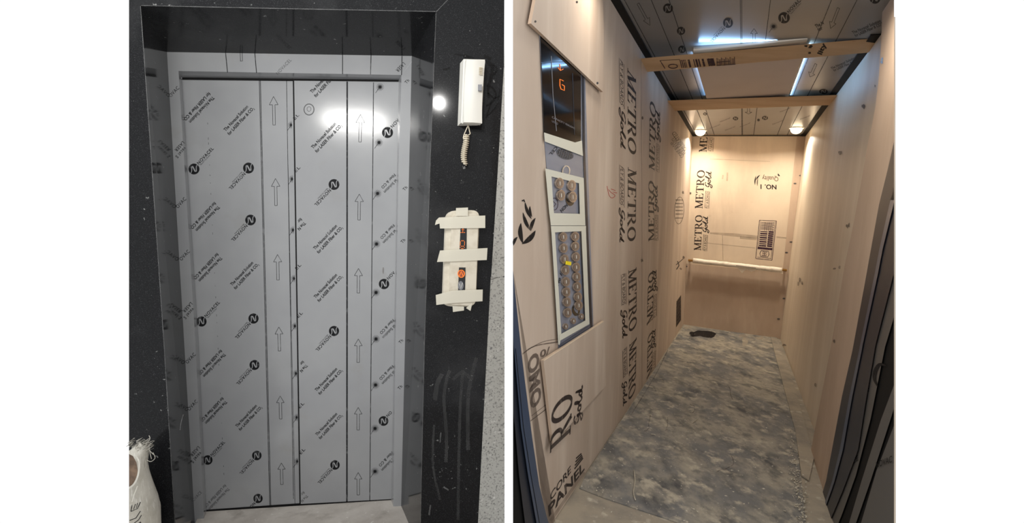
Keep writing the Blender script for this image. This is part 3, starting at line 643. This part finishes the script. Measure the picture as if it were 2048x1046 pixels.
# back wall -----------------------------------------------------------------
wb = MB()
wb.slab(CB, [(1380, 262), (1618, 262), (1613, 280), (1564, 690), (1362, 665), (1368, 640)], 'plyback', .02, cut=True)
for a in (((1405, 417), (1410, 340), (1390, 414)), ((1402, 501), (1405, 430), (1388, 497))): stamp(wb, CB, *a)
stamp(wb, CB, (1413, 304), (1415.5, 274), (1398, 301), txt='ME')
for p0, p1, p2 in (((1421, 376), (1423, 344), (1410, 374)), ((1415, 466), (1416, 434), (1405, 464))): put(wb, G_, CB, p0, p1, p2, 'plyink')
for a in (((1416, 417), (1418, 383), (1411, 416)), ((1412, 502), (1414, 470), (1407, 501)), ((1424, 303), (1426, 275), (1418, 302))): plyb(wb, CB, *a, 'plyink')
put(wb, sans('NO. 1', .03, .95), CB, (1553, 370), (1521, 369), (1553, 379), 'plyinkblack'); put(wb, sans('Quality', .02, .95), CB, (1557, 354), (1524, 352), (1557, 363), 'plyinkfaint')
leaf(wb, CB, (1512, 352), (1510, 370), 2.5, 'plyinkblack'); leaf(wb, CB, (1520, 350), (1512, 360), 2.5, 'plyinkblack'); leaf(wb, CB, (1556, 347), (1560, 352), 3, 'plyinkblack'); leaf(wb, CB, (1516, 356), (1515, 372), 2.5, 'plyinkfaint')
q4 = [(1519, 440.5), (1553, 442), (1544, 520.5), (1511.5, 517)]
def bil(u, v): return tuple((1 - v) * ((1 - u) * q4[0][i] + u * q4[1][i]) + v * ((1 - u) * q4[3][i] + u * q4[2][i]) for i in (0, 1))
for i in range(4): pline(wb, CB, [q4[i], q4[(i + 1) % 4]], 1.2, 'plyinkpurple')
pline(wb, CB, [bil(.08, .02), bil(.08, .72)], .8, 'plyinkpurple'); pline(wb, CB, [bil(.93, .02), bil(.93, .98)], .8, 'plyinkpurple'); pline(wb, CB, [bil(.08, .96), bil(.93, .96)], .8, 'plyinkpurple')
for k in range(7): pline(wb, CB, [bil(.12, .05 + k * .03), bil(.9 - .1 * (k % 2), .05 + k * .03)], 1.0, 'plyinkpurple')
for k in range(5): pline(wb, CB, [bil(.35 + .12 * k, .04), bil(.35 + .12 * k, .26)], .7, 'plyinkpurple')
for k in range(8): pline(wb, CB, [bil(.12, .29 + k * .052), bil(.55, .29 + k * .052)], 2.0 + (k % 2), 'plyinkpurple'); pline(wb, CB, [bil(.6, .285 + k * .052), bil(.9, .285 + k * .052)], 3.4, 'plyinkpurple')
pline(wb, CB, [bil(.05, .72), bil(.95, .72)], 4.5, 'plyinkpurple')
sqp = [bil(.28, .78), bil(.72, .78), bil(.78, .86), bil(.72, .93), bil(.28, .93), bil(.22, .86), bil(.28, .78)]; pline(wb, CB, sqp, 1.3, 'plyinkpurple')
pline(wb, CB, [bil(.65, .81), bil(.38, .81), bil(.38, .855), bil(.62, .855), bil(.62, .9), bil(.34, .9)], 1.3, 'plyinkpurple'); pline(wb, CB, [bil(.5, .81), bil(.5, .9)], .9, 'plyinkpurple')
for pts, ww in (([(1420, 466), (1470, 470), (1515, 474)], [3, 7, 5]), ([(1480, 475), (1514, 478)], 5), ([(1553, 474), (1590, 478)], 3), ([(1415, 486), (1510, 496)], 1.6), ([(1455, 345), (1454, 362)], 3), ([(1446, 350), (1445, 358)], 3), ([(1445, 470), (1446, 520)], 1.4), ([(1420, 318), (1540, 323)], 1.2), ([(1535, 555), (1536, 620)], 2), ([(1500, 590), (1498, 640)], 3)):
    pline(wb, CB, pts, ww, 'stain', .0006)
wb.slab(CB, [(1594, 272), (1611, 272), (1584, 486), (1560.5, 677), (1551, 676), (1571, 490)], 'plydark', .004, off=.004)
for x, y in ((1601, 351), (1590, 367), (1582, 484), (1573, 505), (1568, 597), (1557, 638), (1380, 386), (1372, 533)): blob(wb, CB, x, y, 3, 1.5, 'screw', .006)
wb.slab(CB, [(1370, 527), (1574, 546), (1561, 679), (1366, 650)], 'plydark', .003, off=.002)
tag(wb.obj('wall_back'), kind='structure')
# right wall -----------------------------------------------------------------
wr = MB()
wr.slab(CR, [(1611, 268), (1560.5, 680), (1640, 927), (1700, 1112), (1790, 1390), (1800, 15)], 'plyright', .02, cut=True, x0=Y0, x1=Y1)
wr.slab(CR, [(1752, 83), (1741, 100), (1699, 340), (1675, 491), (1650, 744), (1634, 900), (1788, 1360), (1788, 34)], 'plyright', .004, off=.004)
for x, y, a, b in ((1694, 452, 2, 4), (1698, 450, 1.4, 5), (1669, 537, 3, 2), (1599, 560, 2, 4), (1604, 566, 1.4, 5), (1596, 567, 1, 4), (1674, 690, 3, 4), (1727, 212, 3, 5), (1680, 305, 3, 4), (1750, 172, 1.5, 3), (1568, 690, 4, 2), (1630, 770, 2, 4)): blob(wr, CR, x, y, a, b, 'plyinkfaint', .006, 9, jit=.4)
tag(wr.obj('wall_right'), kind='structure')
# ceiling ----------------------------------------------------------------------
ce = MB()
def ceilx(x, y, yy): return onB(x, y, yy)
ce.slab(CC, [(1382, 268), (1614, 268), (1788, 33), (1788, -150), (1133, -150)], 'ceil', .02, off=0, cut=True, x0=Y0, x1=Y1)
def cline(x, y, yy0, yy1, w=1.3, dbl=0):
    pline(ce, CC, [onB(x, y, yy0), onB(x, y, yy1)], w, 'filmline', .0008)
    if dbl: pline(ce, CC, [onB(x + dbl, y, yy0), onB(x + dbl, y, yy1)], w, 'filmline', .0008)
for x, y in ((1251, 4), (1302.5, 0), (1338, 0), (1541, 0), (1663, 0), (1714, 0)): cline(x, y, -140, 270)
cline(1480.5, 0, -140, 270, 1.2, 3)
for a in ((1300, 51, 1276, 7), (1661, 57, 1677, 16), (1508, 57, 1508, 92), (1620, 154, 1632, 128), (1497, 228, 1497, 216)): arrow(ce, CC, *a, hw=7, sw=2.3)
cdir = (.68, -.73)
film_logo(ce, CC, 1336, 17, .9, False, '', base='ceil'); film_logo(ce, CC, 1362, 62, .75, False, '', base='ceil'); film_logo(ce, CC, 1364, 99, .7, False, '', base='ceil')
film_logo(ce, CC, 1456, 46, .9, True, 'NOVACEL', base='ceil'); film_logo(ce, CC, 1568, 36, 1.05, False, 'NOVACEL', base='ceil'); film_logo(ce, CC, 1750, -3, 1.0, False, '', base='ceil')
film_logo(ce, CC, 1647, 183, .8, False, '', base='ceil', asp=.6); film_logo(ce, CC, 1471, 237, .5, False, '', base='ceil', asp=.7); film_logo(ce, CC, 1530, 236, .55, False, '', base='ceil', asp=.7)
film_logo(ce, CC, 1410, 228, .35, False, '', base='ceil', asp=.8)
burst(ce, CC, 1547, 53, 8, tail=True); burst(ce, CC, 1517, 240, 3, tail=False); burst(ce, CC, 1240, 13, 4, tail=False); burst(ce, CC, 1287, 92, 4, tail=False); burst(ce, CC, 1320, 150, 4, tail=False)
put(ce, sans('The N', .02, .8), CC, (1632, 56), (1648, 48), (1629, 50), 'filmink'); put(ce, sans('for', .02, .8), CC, (1637, 63), (1646, 58), (1634, 57), 'filmink')
put(ce, sans('The Novacel Solution', .012, .8), CC, (1706, 68), (1762, 44), (1703, 63), 'filmink'); put(ce, sans('for LASER Fiber & CO2', .012, .8), CC, (1711, 74), (1766, 50), (1708, 69), 'filmink')
put(ce, sans('The Novacel Solution', .012, .8), CC, (1663, 139), (1712, 117), (1661, 135), 'filmink'); put(ce, sans('for LASER Fiber & CO2', .012, .8), CC, (1668, 143), (1716, 122), (1666, 139), 'filmink')
for x, y in ((1440, 245), (1480, 255), (1545, 250), (1560, 225), (1450, 262), (1600, 240), (1420, 258)): put(ce, sans('Novacel', .01, .8), CC, (x, y), (x + 20, y - 8), (x, y - 2.5), 'filmfaint')
tag(ce.obj('ceiling'), kind='structure')
# dark strips standing in for the shaded gap where ceiling meets walls
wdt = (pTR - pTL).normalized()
for nme, a, sgn in (('gap_shade_1', pTL, 1), ('gap_shade_2', pTR, -1)):
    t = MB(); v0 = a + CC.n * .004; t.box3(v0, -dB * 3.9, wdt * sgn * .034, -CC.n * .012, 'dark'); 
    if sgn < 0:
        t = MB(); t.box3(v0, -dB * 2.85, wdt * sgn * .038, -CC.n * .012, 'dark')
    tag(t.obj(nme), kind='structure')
t = MB(); t.box3(pTL + CC.n * .002 - dB * .002, (pTR - pTL), -dB * .012, -CC.n * .006, 'dark'); tag(t.obj('gap_shade_3'), kind='structure')
# car floor -----------------------------------------------------------------------
f = MB(); f.slab(CFl, [(1345, 640), (1590, 655), (1650, 900), (1788, 1180), (1788, 2200), (1026, 2200), (1026, 1180), (1060, 1100), (1100, 1040), (1180, 925)], 'sub', .02, off=-.004, x0=Y0, x1=Y1)
tag(f.obj('floor'), kind='structure')
m = MB(); m.slab(CFl, [(1369, 650), (1541, 674), (1548, 700), (1591, 862), (1606, 990), (1620, 1120), (1500, 1100), (1360, 1046), (1210, 996), (1159, 976), (1172, 948)], 'sheet', .003, off=.0)
blob(m, CFl, 1406, 668, 22, 6, 'plyinkblack', .001, 16, jit=.35); blob(m, CFl, 1422, 671, 10, 6, 'plyinkblack', .0012, 12, jit=.3); blob(m, CFl, 1385, 667, 5, 4, 'plyinkblack', .001, 10, jit=.4)
for pts in ([(1300, 830), (1297, 855), (1290, 862)], [(1334, 835), (1336, 850), (1331, 860)], [(1380, 808), (1390, 814), (1386, 824), (1370, 822)], [(1460, 905), (1466, 928), (1450, 938), (1432, 943)], [(1456, 770), (1466, 800)], [(1336, 700), (1300, 770), (1262, 830)]):
    pts = [(x + random.uniform(-1.5, 1.5), y + random.uniform(-1.5, 1.5)) for x, y in smooth(pts, 3)]
    pline(m, CFl, pts, [random.uniform(.3, 1.6) for _ in smooth(pts, 4)], 'plyinkfaint', .0014, smoothn=4)
for x, y, a, b in ((1487, 672, 8, 3), (1490, 684, 6, 8), (1520, 676, 8, 3), (1375, 655, 8, 3)): blob(m, CFl, x, y, a, b, 'sub', .0012, 12, jit=.25)
tag(m.obj('floor_sheet'), 'worn grey floor sheet smeared with plaster dust on the lift car floor', 'floor covering')
m = MB(); m.slab(CFl, [(1541, 672), (1553, 675), (1564, 690), (1619, 877), (1628, 915), (1618, 960), (1603, 950), (1591, 862), (1548, 700)], 'sub', .005, off=.005)
tag(m.obj('plywood_strip'), 'narrow pale plywood strip on the floor along the foot of the right wall', 'plywood strip')
m = MB()
for i in range(520):
    if random.random() < .55: t = random.random() ** .7; x = 1576 + 32 * t + random.gauss(0, 7); y = 860 + 180 * t + random.gauss(0, 16)
    else:
        y = 690 + 350 * random.random() ** .6; x = random.uniform(1375 - (y - 650) * .55, 1545 + (y - 650) * .16)
    P0 = CFl.hit(x, y); r_ = random.uniform(.0015, .0045) * (1.3 if x > 1560 else .8); q_ = [Vector((random.gauss(0, 1), random.gauss(0, 1), random.gauss(0, .5))).normalized() * r_ for _ in range(5)]
    vs_ = [P0 + CFl.n * (.004 + r_ * .4) + v for v in q_]
    m.mesh(vs_, [[0, 1, 2], [0, 2, 3], [0, 3, 4], [1, 2, 4], [2, 3, 4], [0, 1, 4]], 'chip')
for pts in ([(1268, 940), (1270, 962), (1267, 985), (1271, 1000)], [(1302, 868), (1310, 869)], [(1384, 846), (1395, 838)]):
    m.tube([CFl.shift(.006).hit(*p) for p in smooth(pts, 4)], .0018, 'chip', 5)
tag(m.obj('plaster_crumbs'), 'scattered plaster crumbs and chips over the grey floor sheet', 'debris', kind='stuff')
# operating panel ---------------------------------------------------------------------
op = empty('operating_panel', CL.hit(1150, 680)); tag(op, 'tall lift control panel with black display, round buttons and masking tape', 'lift control panel')
CP = CL.shift(.003)
m = MB(); m.slab(CP, [(1080, 60), (1170, 140), (1175, 300), (1187, 652), (1118, 697), (1103, 450), (1089, 265)], 'coppanel', .002)
pline(m, CP, [(1166, 143), (1168, 300), (1176, 500), (1183, 655)], 4.5, 'bluedark', .0015); pline(m, CP, [(1119, 692), (1182, 651)], 5, 'blue', .0015)
blob(m, CP, 1130, 308, 18, 10.5, 'filmfaint', .001, 24, .32)
for i in range(7):
    for j in range(5):
        u, v = (i - 3) / 3.6, (j - 2) / 2.9
        if u * u + v * v < 1: blob(m, CP, 1130 + 16 * u * .95 - 3 * v, 308 + 5 * u + 9 * v, 1, .9, 'black', .0015, 6)
blob(m, CP, 1140, 398, 9, 14, 'black', .001, 20, -.1); blob(m, CP, 1139, 396, 4, 8, 'coppanel', .0014, 14, -.4)
blob(m, CP, 1152, 620, 8, 12, 'black', .001, 20, -.1); blob(m, CP, 1152, 620, 3, 7, 'coppanel', .0014, 14, -.5)
put(m, sans('NON', .02, 1), CP, (1124, 425), (1136, 412), (1120, 420), 'filmink', .001); put(m, sans('CEL', .01, 1), CP, (1112, 292), (1098, 308), (1116, 296), 'filmink', .001)
ringpx(m, CP, 1109, 408, 7, 12, 1.1, 'plyinkpurple', .001); pline(m, CP, [(1106, 402), (1112, 408), (1107, 414)], 1.2, 'plyinkpurple', .001)
put(m, sans('No 11', .02, 1), CP, (1117, 572), (1126, 545), (1113, 567), 'plyinkblack', .001)
m.obj('steel_plate', op)
m = MB(); m.slab(CP, [(1081, 62), (1162, 140), (1162, 285), (1158, 287), (1089, 266)], 'black', .002, off=.002)
pline(m, CP, [(1082.5, 125), (1126, 123.5)], 1.6, 'blue', .0026); pline(m, CP, [(1102.5, 112), (1106, 190), (1113, 262)], 1.3, 'grey', .0026); pline(m, CP, [(1145, 146), (1149, 270)], 1.3, 'bluedark', .0026)
pline(m, CP, [(1120, 128), (1121, 140)], 1.2, 'orange', .003); pline(m, CP, [(1116, 135), (1121, 141), (1127, 138)], 1.2, 'orange', .003)
pline(m, CP, [(1127, 162), (1120, 158), (1120, 171), (1122, 178), (1129, 181), (1129, 172), (1124, 169)], 1.4, 'orange', .003)
put(m, sans('CAPACITY PERSONS', .0, .8), CP, (1104, 236), (1150, 259), (1104, 232), 'grey', .003); put(m, sans('LOAD', .0, .8), CP, (1104, 244), (1116, 250), (1104, 240), 'grey', .003)
m.obj('display_glass', op)
def add_button(x, y, rx=8, ry=10):
    nb = MB(); blob(nb, CP, x, y, rx, ry, 'button', .0065, 22); 
    p = CP.shift(.0065); q0 = CP.shift(.001); n = 22
    A = [p.hit(x + rx * math.cos(2 * math.pi * i / n), y + ry * math.sin(2 * math.pi * i / n)) for i in range(n)]
    Bq = [a - CP.n * .0055 for a in A]
    for i in range(n): nb.face([A[i], A[(i + 1) % n], Bq[(i + 1) % n], Bq[i]], 'button', True)
    ring = nb.obj('button', op)
    fc = MB(); blob(fc, CP, x, y, rx * .72, ry * .72, 'buttonface', .0075, 18); pline(fc, CP, [(x, y - ry * .35), (x + .4, y + ry * .35)], 1.6, 'white', .008)  # white stroke is a glint painted on the face
    fc.obj('button_face', ring)
    return ring
for x, y in ((1120, 366.5), (1144, 371), (1122.6, 390.6), (1146, 394)): add_button(x, y, 8, 11)
for x, y in ((1127, 474), (1128, 496.5), (1130, 518.4), (1131.5, 540.4), (1132.5, 563.6), (1133.5, 584), (1134.5, 604), (1136, 625.6), (1151, 473), (1151.3, 492.6), (1152.6, 513.8), (1153, 534.4), (1154, 553.8), (1155, 573.4), (1156.5, 594), (1158, 611)): add_button(x, y, 7.6, 9.6)
for x, y in ((1132, 653), (1147.5, 642), (1163.5, 633)): add_button(x, y, 4.5, 6)
m = MB(); m.slab(CP, [(1133, 522), (1143, 524), (1142, 531), (1132, 529)], 'yellow', .002, off=.011); m.obj('yellow_sticker', op)
m = MB(); ringpx(m, CP, 1132.5, 342, 7, 10, 2.2, 'panelrim', .004, rot=.1); blob(m, CP, 1132.5, 342, 6, 9, 'coppanel', .003); m.obj('key_ring', op)
for i, pts in enumerate(([(1088.5, 265), (1150, 285), (1164, 281), (1166, 312), (1090, 283)], [(1091, 337), (1167.5, 356), (1168, 369), (1103, 353), (1092, 351)], [(1092, 350), (1103, 353), (1108, 428), (1099, 428)], [(1158, 366), (1168, 368), (1170, 429), (1160, 429)], [(1099, 426), (1170, 428), (1171, 451), (1102, 451)], [(1102, 452), (1172, 452), (1172, 462), (1103, 465)], [(1103, 462), (1110, 464), (1123, 672), (1119, 690), (1117, 689)], [(1163, 461), (1172, 461), (1179, 646), (1171, 643)], [(1119, 682), (1119, 670), (1178, 637), (1179, 648)])):
    m = MB(); m.slab(CP, pts, 'tapeg', .0005, off=.0042 + .0006 * i); m.obj('masking_tape', op)
# loose plywood boards -------------------------------------------------------------------
m = MB(); m.slab(CL, [(1074, -110), (1071, 0), (1062, 47), (1206, 184), (1208, 66), (1205, -20), (1200, -110)], 'ply', .009, off=.016, side='plydark')
tag(m.obj('plywood_board'), 'plywood board screwed over the top of the control panel', 'plywood board')
bo = bpy.data.objects['plywood_board']
for x, y in ((1071, 43), (1195, 166), (1154, 4)):
    mm = MB(); blob(mm, CL, x, y, 2.0, 2.2, 'screw', .0166, 12); mm.obj('screw_head', bo)
m = MB(); m.slab(CL, [(1087, 721), (1208, 642), (1212, 771), (1106, 887)], 'ply', .009, off=.016, side='plydark')
pb = CL.shift(.0164)
put(m, serif('RO'), pb, (1141, 868), (1146, 780), (1100, 900), 'plyink', square=True); 
put(m, (G_[0], G_[1]), pb, (1161, 842), (1166, 770), (1147, 856), 'plyink')
pline(m, pb, [(1088, 721), (1207, 643)], 1.8, 'plyedge', .001)
tag(m.obj('plywood_board'), 'plywood offcut fixed over the bottom end of the control panel, large letters on it', 'plywood board')
# battens ---------------------------------------------------------------------------------
def batten(lt, lb, rt, rb, dep, lab, prints=None):
    a, b, d_ = CL.hit(*lt), CL.hit(*lb), CR.hit(*rt); c = plane3(a, b, d_).hit(*rb)
    mb = MB(); fr4 = [a, b, c, d_]; mb.prism(fr4, [p + dB * dep for p in fr4], 'pine')
    pl = plane3(a, b, d_)
    if prints: prints(mb, pl)
    o_ = mb.obj('wooden_batten'); tag(o_, lab, 'batten', 'battens across the car ceiling'); return fr4
def pr1(mb, pl):
    pline(mb, pl, [(1320, 121), (1330, 137)], 1.6, 'plyinkpurple'); pline(mb, pl, [(1320, 121), (1360, 119)], 1, 'plyinkpurple')
    pts = [(1337 + 9 * math.cos(a / 10 * math.pi), 133 + 4 * math.sin(a / 10 * math.pi)) for a in range(21)]; pline(mb, pl, [(x + 9, y - .5) for x, y in pts], 1.8, 'plyinkpurple')
    for k, (x, w_) in enumerate(((1361, 2), (1364.5, 2), (1368, 2), (1371, 1.5), (1378, 4), (1388, 2), (1393, 4), (1398, 3), (1406, 4), (1417, 5), (1422, 5), (1426, 4))): pline(mb, pl, [(x - 1, 120 - (x - 1361) * .05), (x + 3, 136 - (x - 1361) * .07)], w_, 'plyinkpurple')
    for k in range(13): pline(mb, pl, [(1434 + k * 2.9, 116 - k * .2 + (k % 3) * 1.5), (1434.4 + k * 2.9, 130.5 - k * .2)], [1.6, 1, 1.9][k % 3], 'plyinkpurple')
    pline(mb, pl, [(1433, 131.5), (1471, 128.5)], 1.6, 'plyinkpurple'); pline(mb, pl, [(1433, 124.5), (1460, 122.5)], 1.4, 'plyinkpurple')
    put(mb, sans('lity', .04, 1.0), pl, (1643, 110), (1653, 88), (1634, 107), 'plyinkblack')
    for x, y in ((1612, 92), (1620, 95), (1619, 106), (1622, 92)): blob(mb, pl, x, y, 3.4, 2, 'plyinkblack', .001, 9, jit=.3)
b1 = batten((1281, 117), (1292, 139), (1756, 76), (1748, 98), .05, 'nearer wooden batten with printed marks, across the lift ceiling', pr1)
b2 = batten((1335, 201), (1348, 219), (1675, 190), (1668, 207), .05, 'plain wooden batten nearer the two round ceiling lights', lambda mb, pl: [blob(mb, pl, x, y, 1.5, 1.2, 'plyinkfaint', .001, 8) for x, y in ((1379, 214), (1458, 206), (1340, 208), (1345, 204), (1560, 206))])
# light panel resting over the battens -------------------------------------------------------
top1 = b1[0].lerp(b1[3], .5)
BPl = plane3(b1[0] + CC.n * -.003, b1[3] + CC.n * -.003, b1[3] + CC.n * -.003 + dB)
lp = empty('light_panel', BPl.hit(1500, 150)); tag(lp, 'wrapped rectangular light panel lying on the two battens below the ceiling', 'light panel')
bp = [(1387, 109), (1614, 83), (1575.5, 197), (1415, 203)]
m = MB(); PBm = [BPl.hit(*p) for p in bp]; 
m.prism(PBm, [p - BPl.n * .012 for p in PBm], 'board'); m.obj('panel_sheet', lp)
m = MB()                                             # rounded near rim
a, b = PBm[0], PBm[1]; upv = -BPl.n; R_ = (a - CL.hit(1285, 92)).length
P_up = Plane(a, dB); tl = P_up.hit(1385, 89.5); hh = (tl - a).length
sec = [(0, 0), (.012, .1), (.018, .35), (.018, .6), (.012, .85), (0, 1), (-.03, 1), (-.03, 0)]
A = [a - dB * s0 + upv * hh * s1 for s0, s1 in sec]; hb = (P_up.hit(1614, 70) - b).length
Bq = [b - dB * s0 + upv * (hh * .62) * s1 for s0, s1 in sec]
n = len(sec)
m.mesh(A + Bq, [[i, (i + 1) % n, (i + 1) % n + n, i + n] for i in range(n)], 'panelrim', True); m.face(A, 'panelrim'); m.face(Bq, 'panelrim'); m.obj('front_rim', lp)
# cool light spilling upwards from the panel's open top
cpt = (PBm[0] + PBm[1] + PBm[2] + PBm[3]) / 4
gap_up = -BPl.n
for a_, b_2, out_, pw, up_, hg in ((PBm[1], PBm[2], wdt, 1.6, .005, .008), (PBm[0], PBm[3], -wdt, .5, .022, .012), (A[2], Bq[2], -dB, .9, 0, .012)):
    ln = (a_ - b_2).length; c_ = (a_ + b_2) / 2 + gap_up * up_ + out_ * .012
    area('panel_edge_light', c_, c_ + out_ * (.5 if up_ == 0 else 1) + gap_up * (1 if up_ == 0 else .15), ln * .9, hg, pw, (.30, .58, 1.0))
# downlights ---------------------------------------------------------------------------------
for x, y, lab in ((1401, 261, 'left one of the two round recessed ceiling lights at the back of the lift'), (1593, 256, 'right one of the two round recessed ceiling lights at the back of the lift')):
    r0 = empty('ceiling_light', CC.hit(x, y)); tag(r0, lab, 'ceiling light', 'round ceiling lights in the lift car')
    c0 = CC.hit(x, y); wv = wdt; n = 24; rr = .047
    def circ(r_, h): return [c0 + CC.n * h + (wv * math.cos(2 * math.pi * i / n) + dB * math.sin(2 * math.pi * i / n)) * r_ for i in range(n)]
    m = MB(); rings = [circ(rr * math.cos(a * math.pi / 10), .006 + .045 * math.sin(a * math.pi / 10)) for a in range(6)]
    for a in range(5):
        for i in range(n): m.face([rings[a][i], rings[a][(i + 1) % n], rings[a + 1][(i + 1) % n], rings[a + 1][i]], 'lamp', True)
    m.obj('lamp_dome', r0)
    m = MB(); A, Bq, C_ = circ(rr, .004), circ(rr * 1.25, .005), circ(rr * 1.28, 0)
    for i in range(n):
        j = (i + 1) % n; m.face([A[i], A[j], Bq[j], Bq[i]], 'white', True); m.face([Bq[i], Bq[j], C_[j], C_[i]], 'white', True)
    m.obj('trim_ring', r0)
    area('car_downlight', c0 + CC.n * .06, c0 + CC.n, .09, 0, 9, (1, .89, .73), 'DISK', 160)
for c_, pw in ((CL.hit(1165, -75) + CL.n * .14, 1.6), (CR.hit(1850, -50) + CR.n * .22 - dB * .1, 4), ((CL.hit(1262, 40) + CR.hit(1757, 40)) / 2 + CC.n * -.02 - dB * .25, 5)):
    area('car_unseen_front_light', c_, c_ + CC.n, .09, 0, pw, (1, .91, .78), 'DISK', 160)  # out of view; right and middle ones added to brighten the car
# handrail -------------------------------------------------------------------------------------
hr = empty('handrail', CB.hit(1475, 535)); tag(hr, 'white foam wrapped handrail with brass ends across the back wall', 'handrail')
PH = CB.shift(.07)
m = MB(); m.tube([PH.hit(1376.5, 520.5), PH.hit(1573.5, 540.5)], .012, 'brass', 10); m.obj('rail', hr)
m = MB(); ptsr = [(1386 + 178 * i / 24, 521.3 + 19.2 * i / 24 + random.uniform(-.35, .35)) for i in range(25)]
m.tube([PH.hit(*p) for p in ptsr], [random.uniform(.023, .027) for _ in ptsr], 'foam', 12); 
ws_ = MB(); ws_.slab(PH, [(1386, 522), (1430, 528), (1472, 533), (1478, 540), (1484, 546), (1492, 539), (1503, 544), (1512, 540), (1560, 546), (1566, 548), (1564, 541), (1470, 530)], 'foam', .002, off=.012)
pline(m, PH, [(1472, 531), (1512, 536)], 1.4, 'plyinkfaint', .028)
m.obj('foam_wrap', hr); ws_.obj('torn_wrap_flap', hr)
for x, y in ((1380, 521), (1569, 540)):
    m = MB(); m.tube([CB.hit(x, y + 1), PH.hit(x, y)], .009, 'brass', 8); m.obj('bracket', hr)
# entrance sides -------------------------------------------------------------------------------
def band(mb, pl, A, B, mat, off, th=.02, y0=None):
    ys = sorted(set([p[1] for p in A] + [p[1] for p in B])); lo = max(A[0][1], B[0][1]) if y0 is None else y0
    def at(P_, y):
        if y <= P_[0][1]: a, b = P_[0], P_[1]
        else:
            for a, b in zip(P_, P_[1:]):
                if y <= b[1]: break
        return (a[0] + (b[0] - a[0]) * (y - a[1]) / (b[1] - a[1]), y)
    ys = [y for y in ys]
    poly = [at(A, y) for y in ys] + [at(B, y) for y in ys[::-1]]
    poly = clip_poly(poly, Y0, Y1)
    if len(poly) > 2: mb.slab(pl, poly, mat, th, off=off, cut=True)
d3 = empty('door_3', CL.hit(1060, 1046)); d3['kind'] = 'structure'
j0 = jE
j1 = [(1010, 540), (1020, 600), (1028, 697), (1042, 855), (1056, 950), (1073, 1046), (1106, 1150)]
j2 = [(1003, 540), (1012, 697), (1030, 855), (1038, 950), (1050, 1046), (1078, 1150)]
j3 = [(980, 540), (990, 697), (1000, 855), (1016, 950), (1026, 1046), (1040, 1150)]
j4 = [(900, 540), (900, 1150)]
for nm_, A, B, mt, of in (('edge_strip', j1, j0, 'blue', .012), ('jamb_face', j2, j1, 'bluedark', .006), ('inner_gap', j4, j2, 'dark', 0)):
    m = MB(); band(m, CL, A, B, mt, of); m.obj(nm_, d3)
m = MB(); pline(m, CL, [(1031, 697), (1047, 855), (1062, 950), (1079, 1046)], 1.2, 'dark', .0125); m.obj('groove', d3)
# front return panel
PRt = CR.shift(.05)
E1 = [(1768, -120), (1765, 0), (1763, 70), (1758, 150), (1751, 214), (1735, 291), (1725, 350), (1708, 443), (1689, 533), (1663, 686), (1623, 894), (1604, 990), (1596, 1046), (1586, 1150)]
E2 = [(1900, -120), (1820, 150), (1788, 284), (1775, 340), (1758, 409), (1730, 564), (1705, 700), (1684, 792), (1652, 962), (1626, 1046), (1590, 1150)]
m = MB(); band(m, PRt, E1, E2, 'plydark', 0, .05)
for x, y in ((1764, 118), (1763, 124), (1668, 682), (1619, 944), (1679, 535)): blob(m, PRt, x, y, 2.4, 3.2, 'screw', .001, 9, jit=.3)
tag(m.obj('plywood_cladding'), 'long plywood panel covering the front column at the right of the lift entrance', 'plywood panel')
d2 = empty('door_2', PRt.hit(1700, 1046)); d2['kind'] = 'structure'
b1_ = [(1830, 400), (1797, 500), (1788, 545), (1751, 690), (1732, 800), (1716, 900), (1686, 980), (1658, 1046), (1612, 1150)]
b2_ = [(1850, 400), (1788, 634), (1770, 694), (1741, 839), (1712, 950), (1685, 1026), (1677, 1046), (1634, 1150)]
b3_ = [(1880, 500), (1788, 770), (1762, 839), (1723, 962), (1698, 1046), (1660, 1150)]
b4_ = [(1880, 560), (1788, 817), (1741, 962), (1712, 1046), (1676, 1150)]
b5_ = [(1880, 600), (1788, 851), (1753, 941), (1722, 1046), (1690, 1150)]
b6_ = [(1900, 600), (1900, 1150)]
def mid(A, B, t):
    ys = sorted(set([p[1] for p in A] + [p[1] for p in B])); out = []
    def at(P_, y):
        for a, b in zip(P_, P_[1:]):
            if y <= b[1]: break
        return a[0] + (b[0] - a[0]) * (y - a[1]) / (b[1] - a[1])
    ys = [y for y in ys if y >= max(A[0][1], B[0][1])]
    return [(at(A, y) * (1 - t) + at(B, y) * t, y) for y in ys]
m1_, m2_ = mid(E2, b1_, .30), mid(E2, b1_, .42)
PD = CR.shift(.05)
for nm_, A, B, mt, of in (('rubber_seal', E2, m1_, 'bluedark', .004), ('seal_lip', m1_, m2_, 'blue', .007), ('door_edge', m2_, b1_, 'bluedark', .004), ('jamb_face', b1_, b2_, 'jambgrey', 0), ('inner_gap', b2_, b3_, 'dark', -.004), ('jamb_face', b3_, b4_, 'jambgrey', 0), ('groove', b4_, b5_, 'dark', -.004), ('jamb_face', b5_, b6_, 'jambgrey', -.002)):
    m = MB(); band(m, PD, A, B, mt, of)
    if nm_ == 'jamb_face' and A is b1_:
        pts = smooth([(1771, 731), (1759, 729), (1751, 741), (1749, 758), (1755, 773)], 5); pline(m, PD, pts, [2 + 6 * math.sin(math.pi * i / (len(pts) - 1)) for i in range(len(pts))], 'filmink', .001)
        for k in range(5): pline(m, PD, [(1738, 762 + 5 * k), (1733 - k, 759 + 6 * k)], 1.4, 'filmink', .001)
        put(m, sans('ACE', .01, 1), PD, (1700, 934), (1716, 920), (1700, 924), 'filmink', .001)
    if A is b5_: put(m, sans('NOVAC', .01, 1), PD, (1752, 936), (1784, 924), (1752, 924), 'filmink', .001)
    m.obj(nm_, d2)
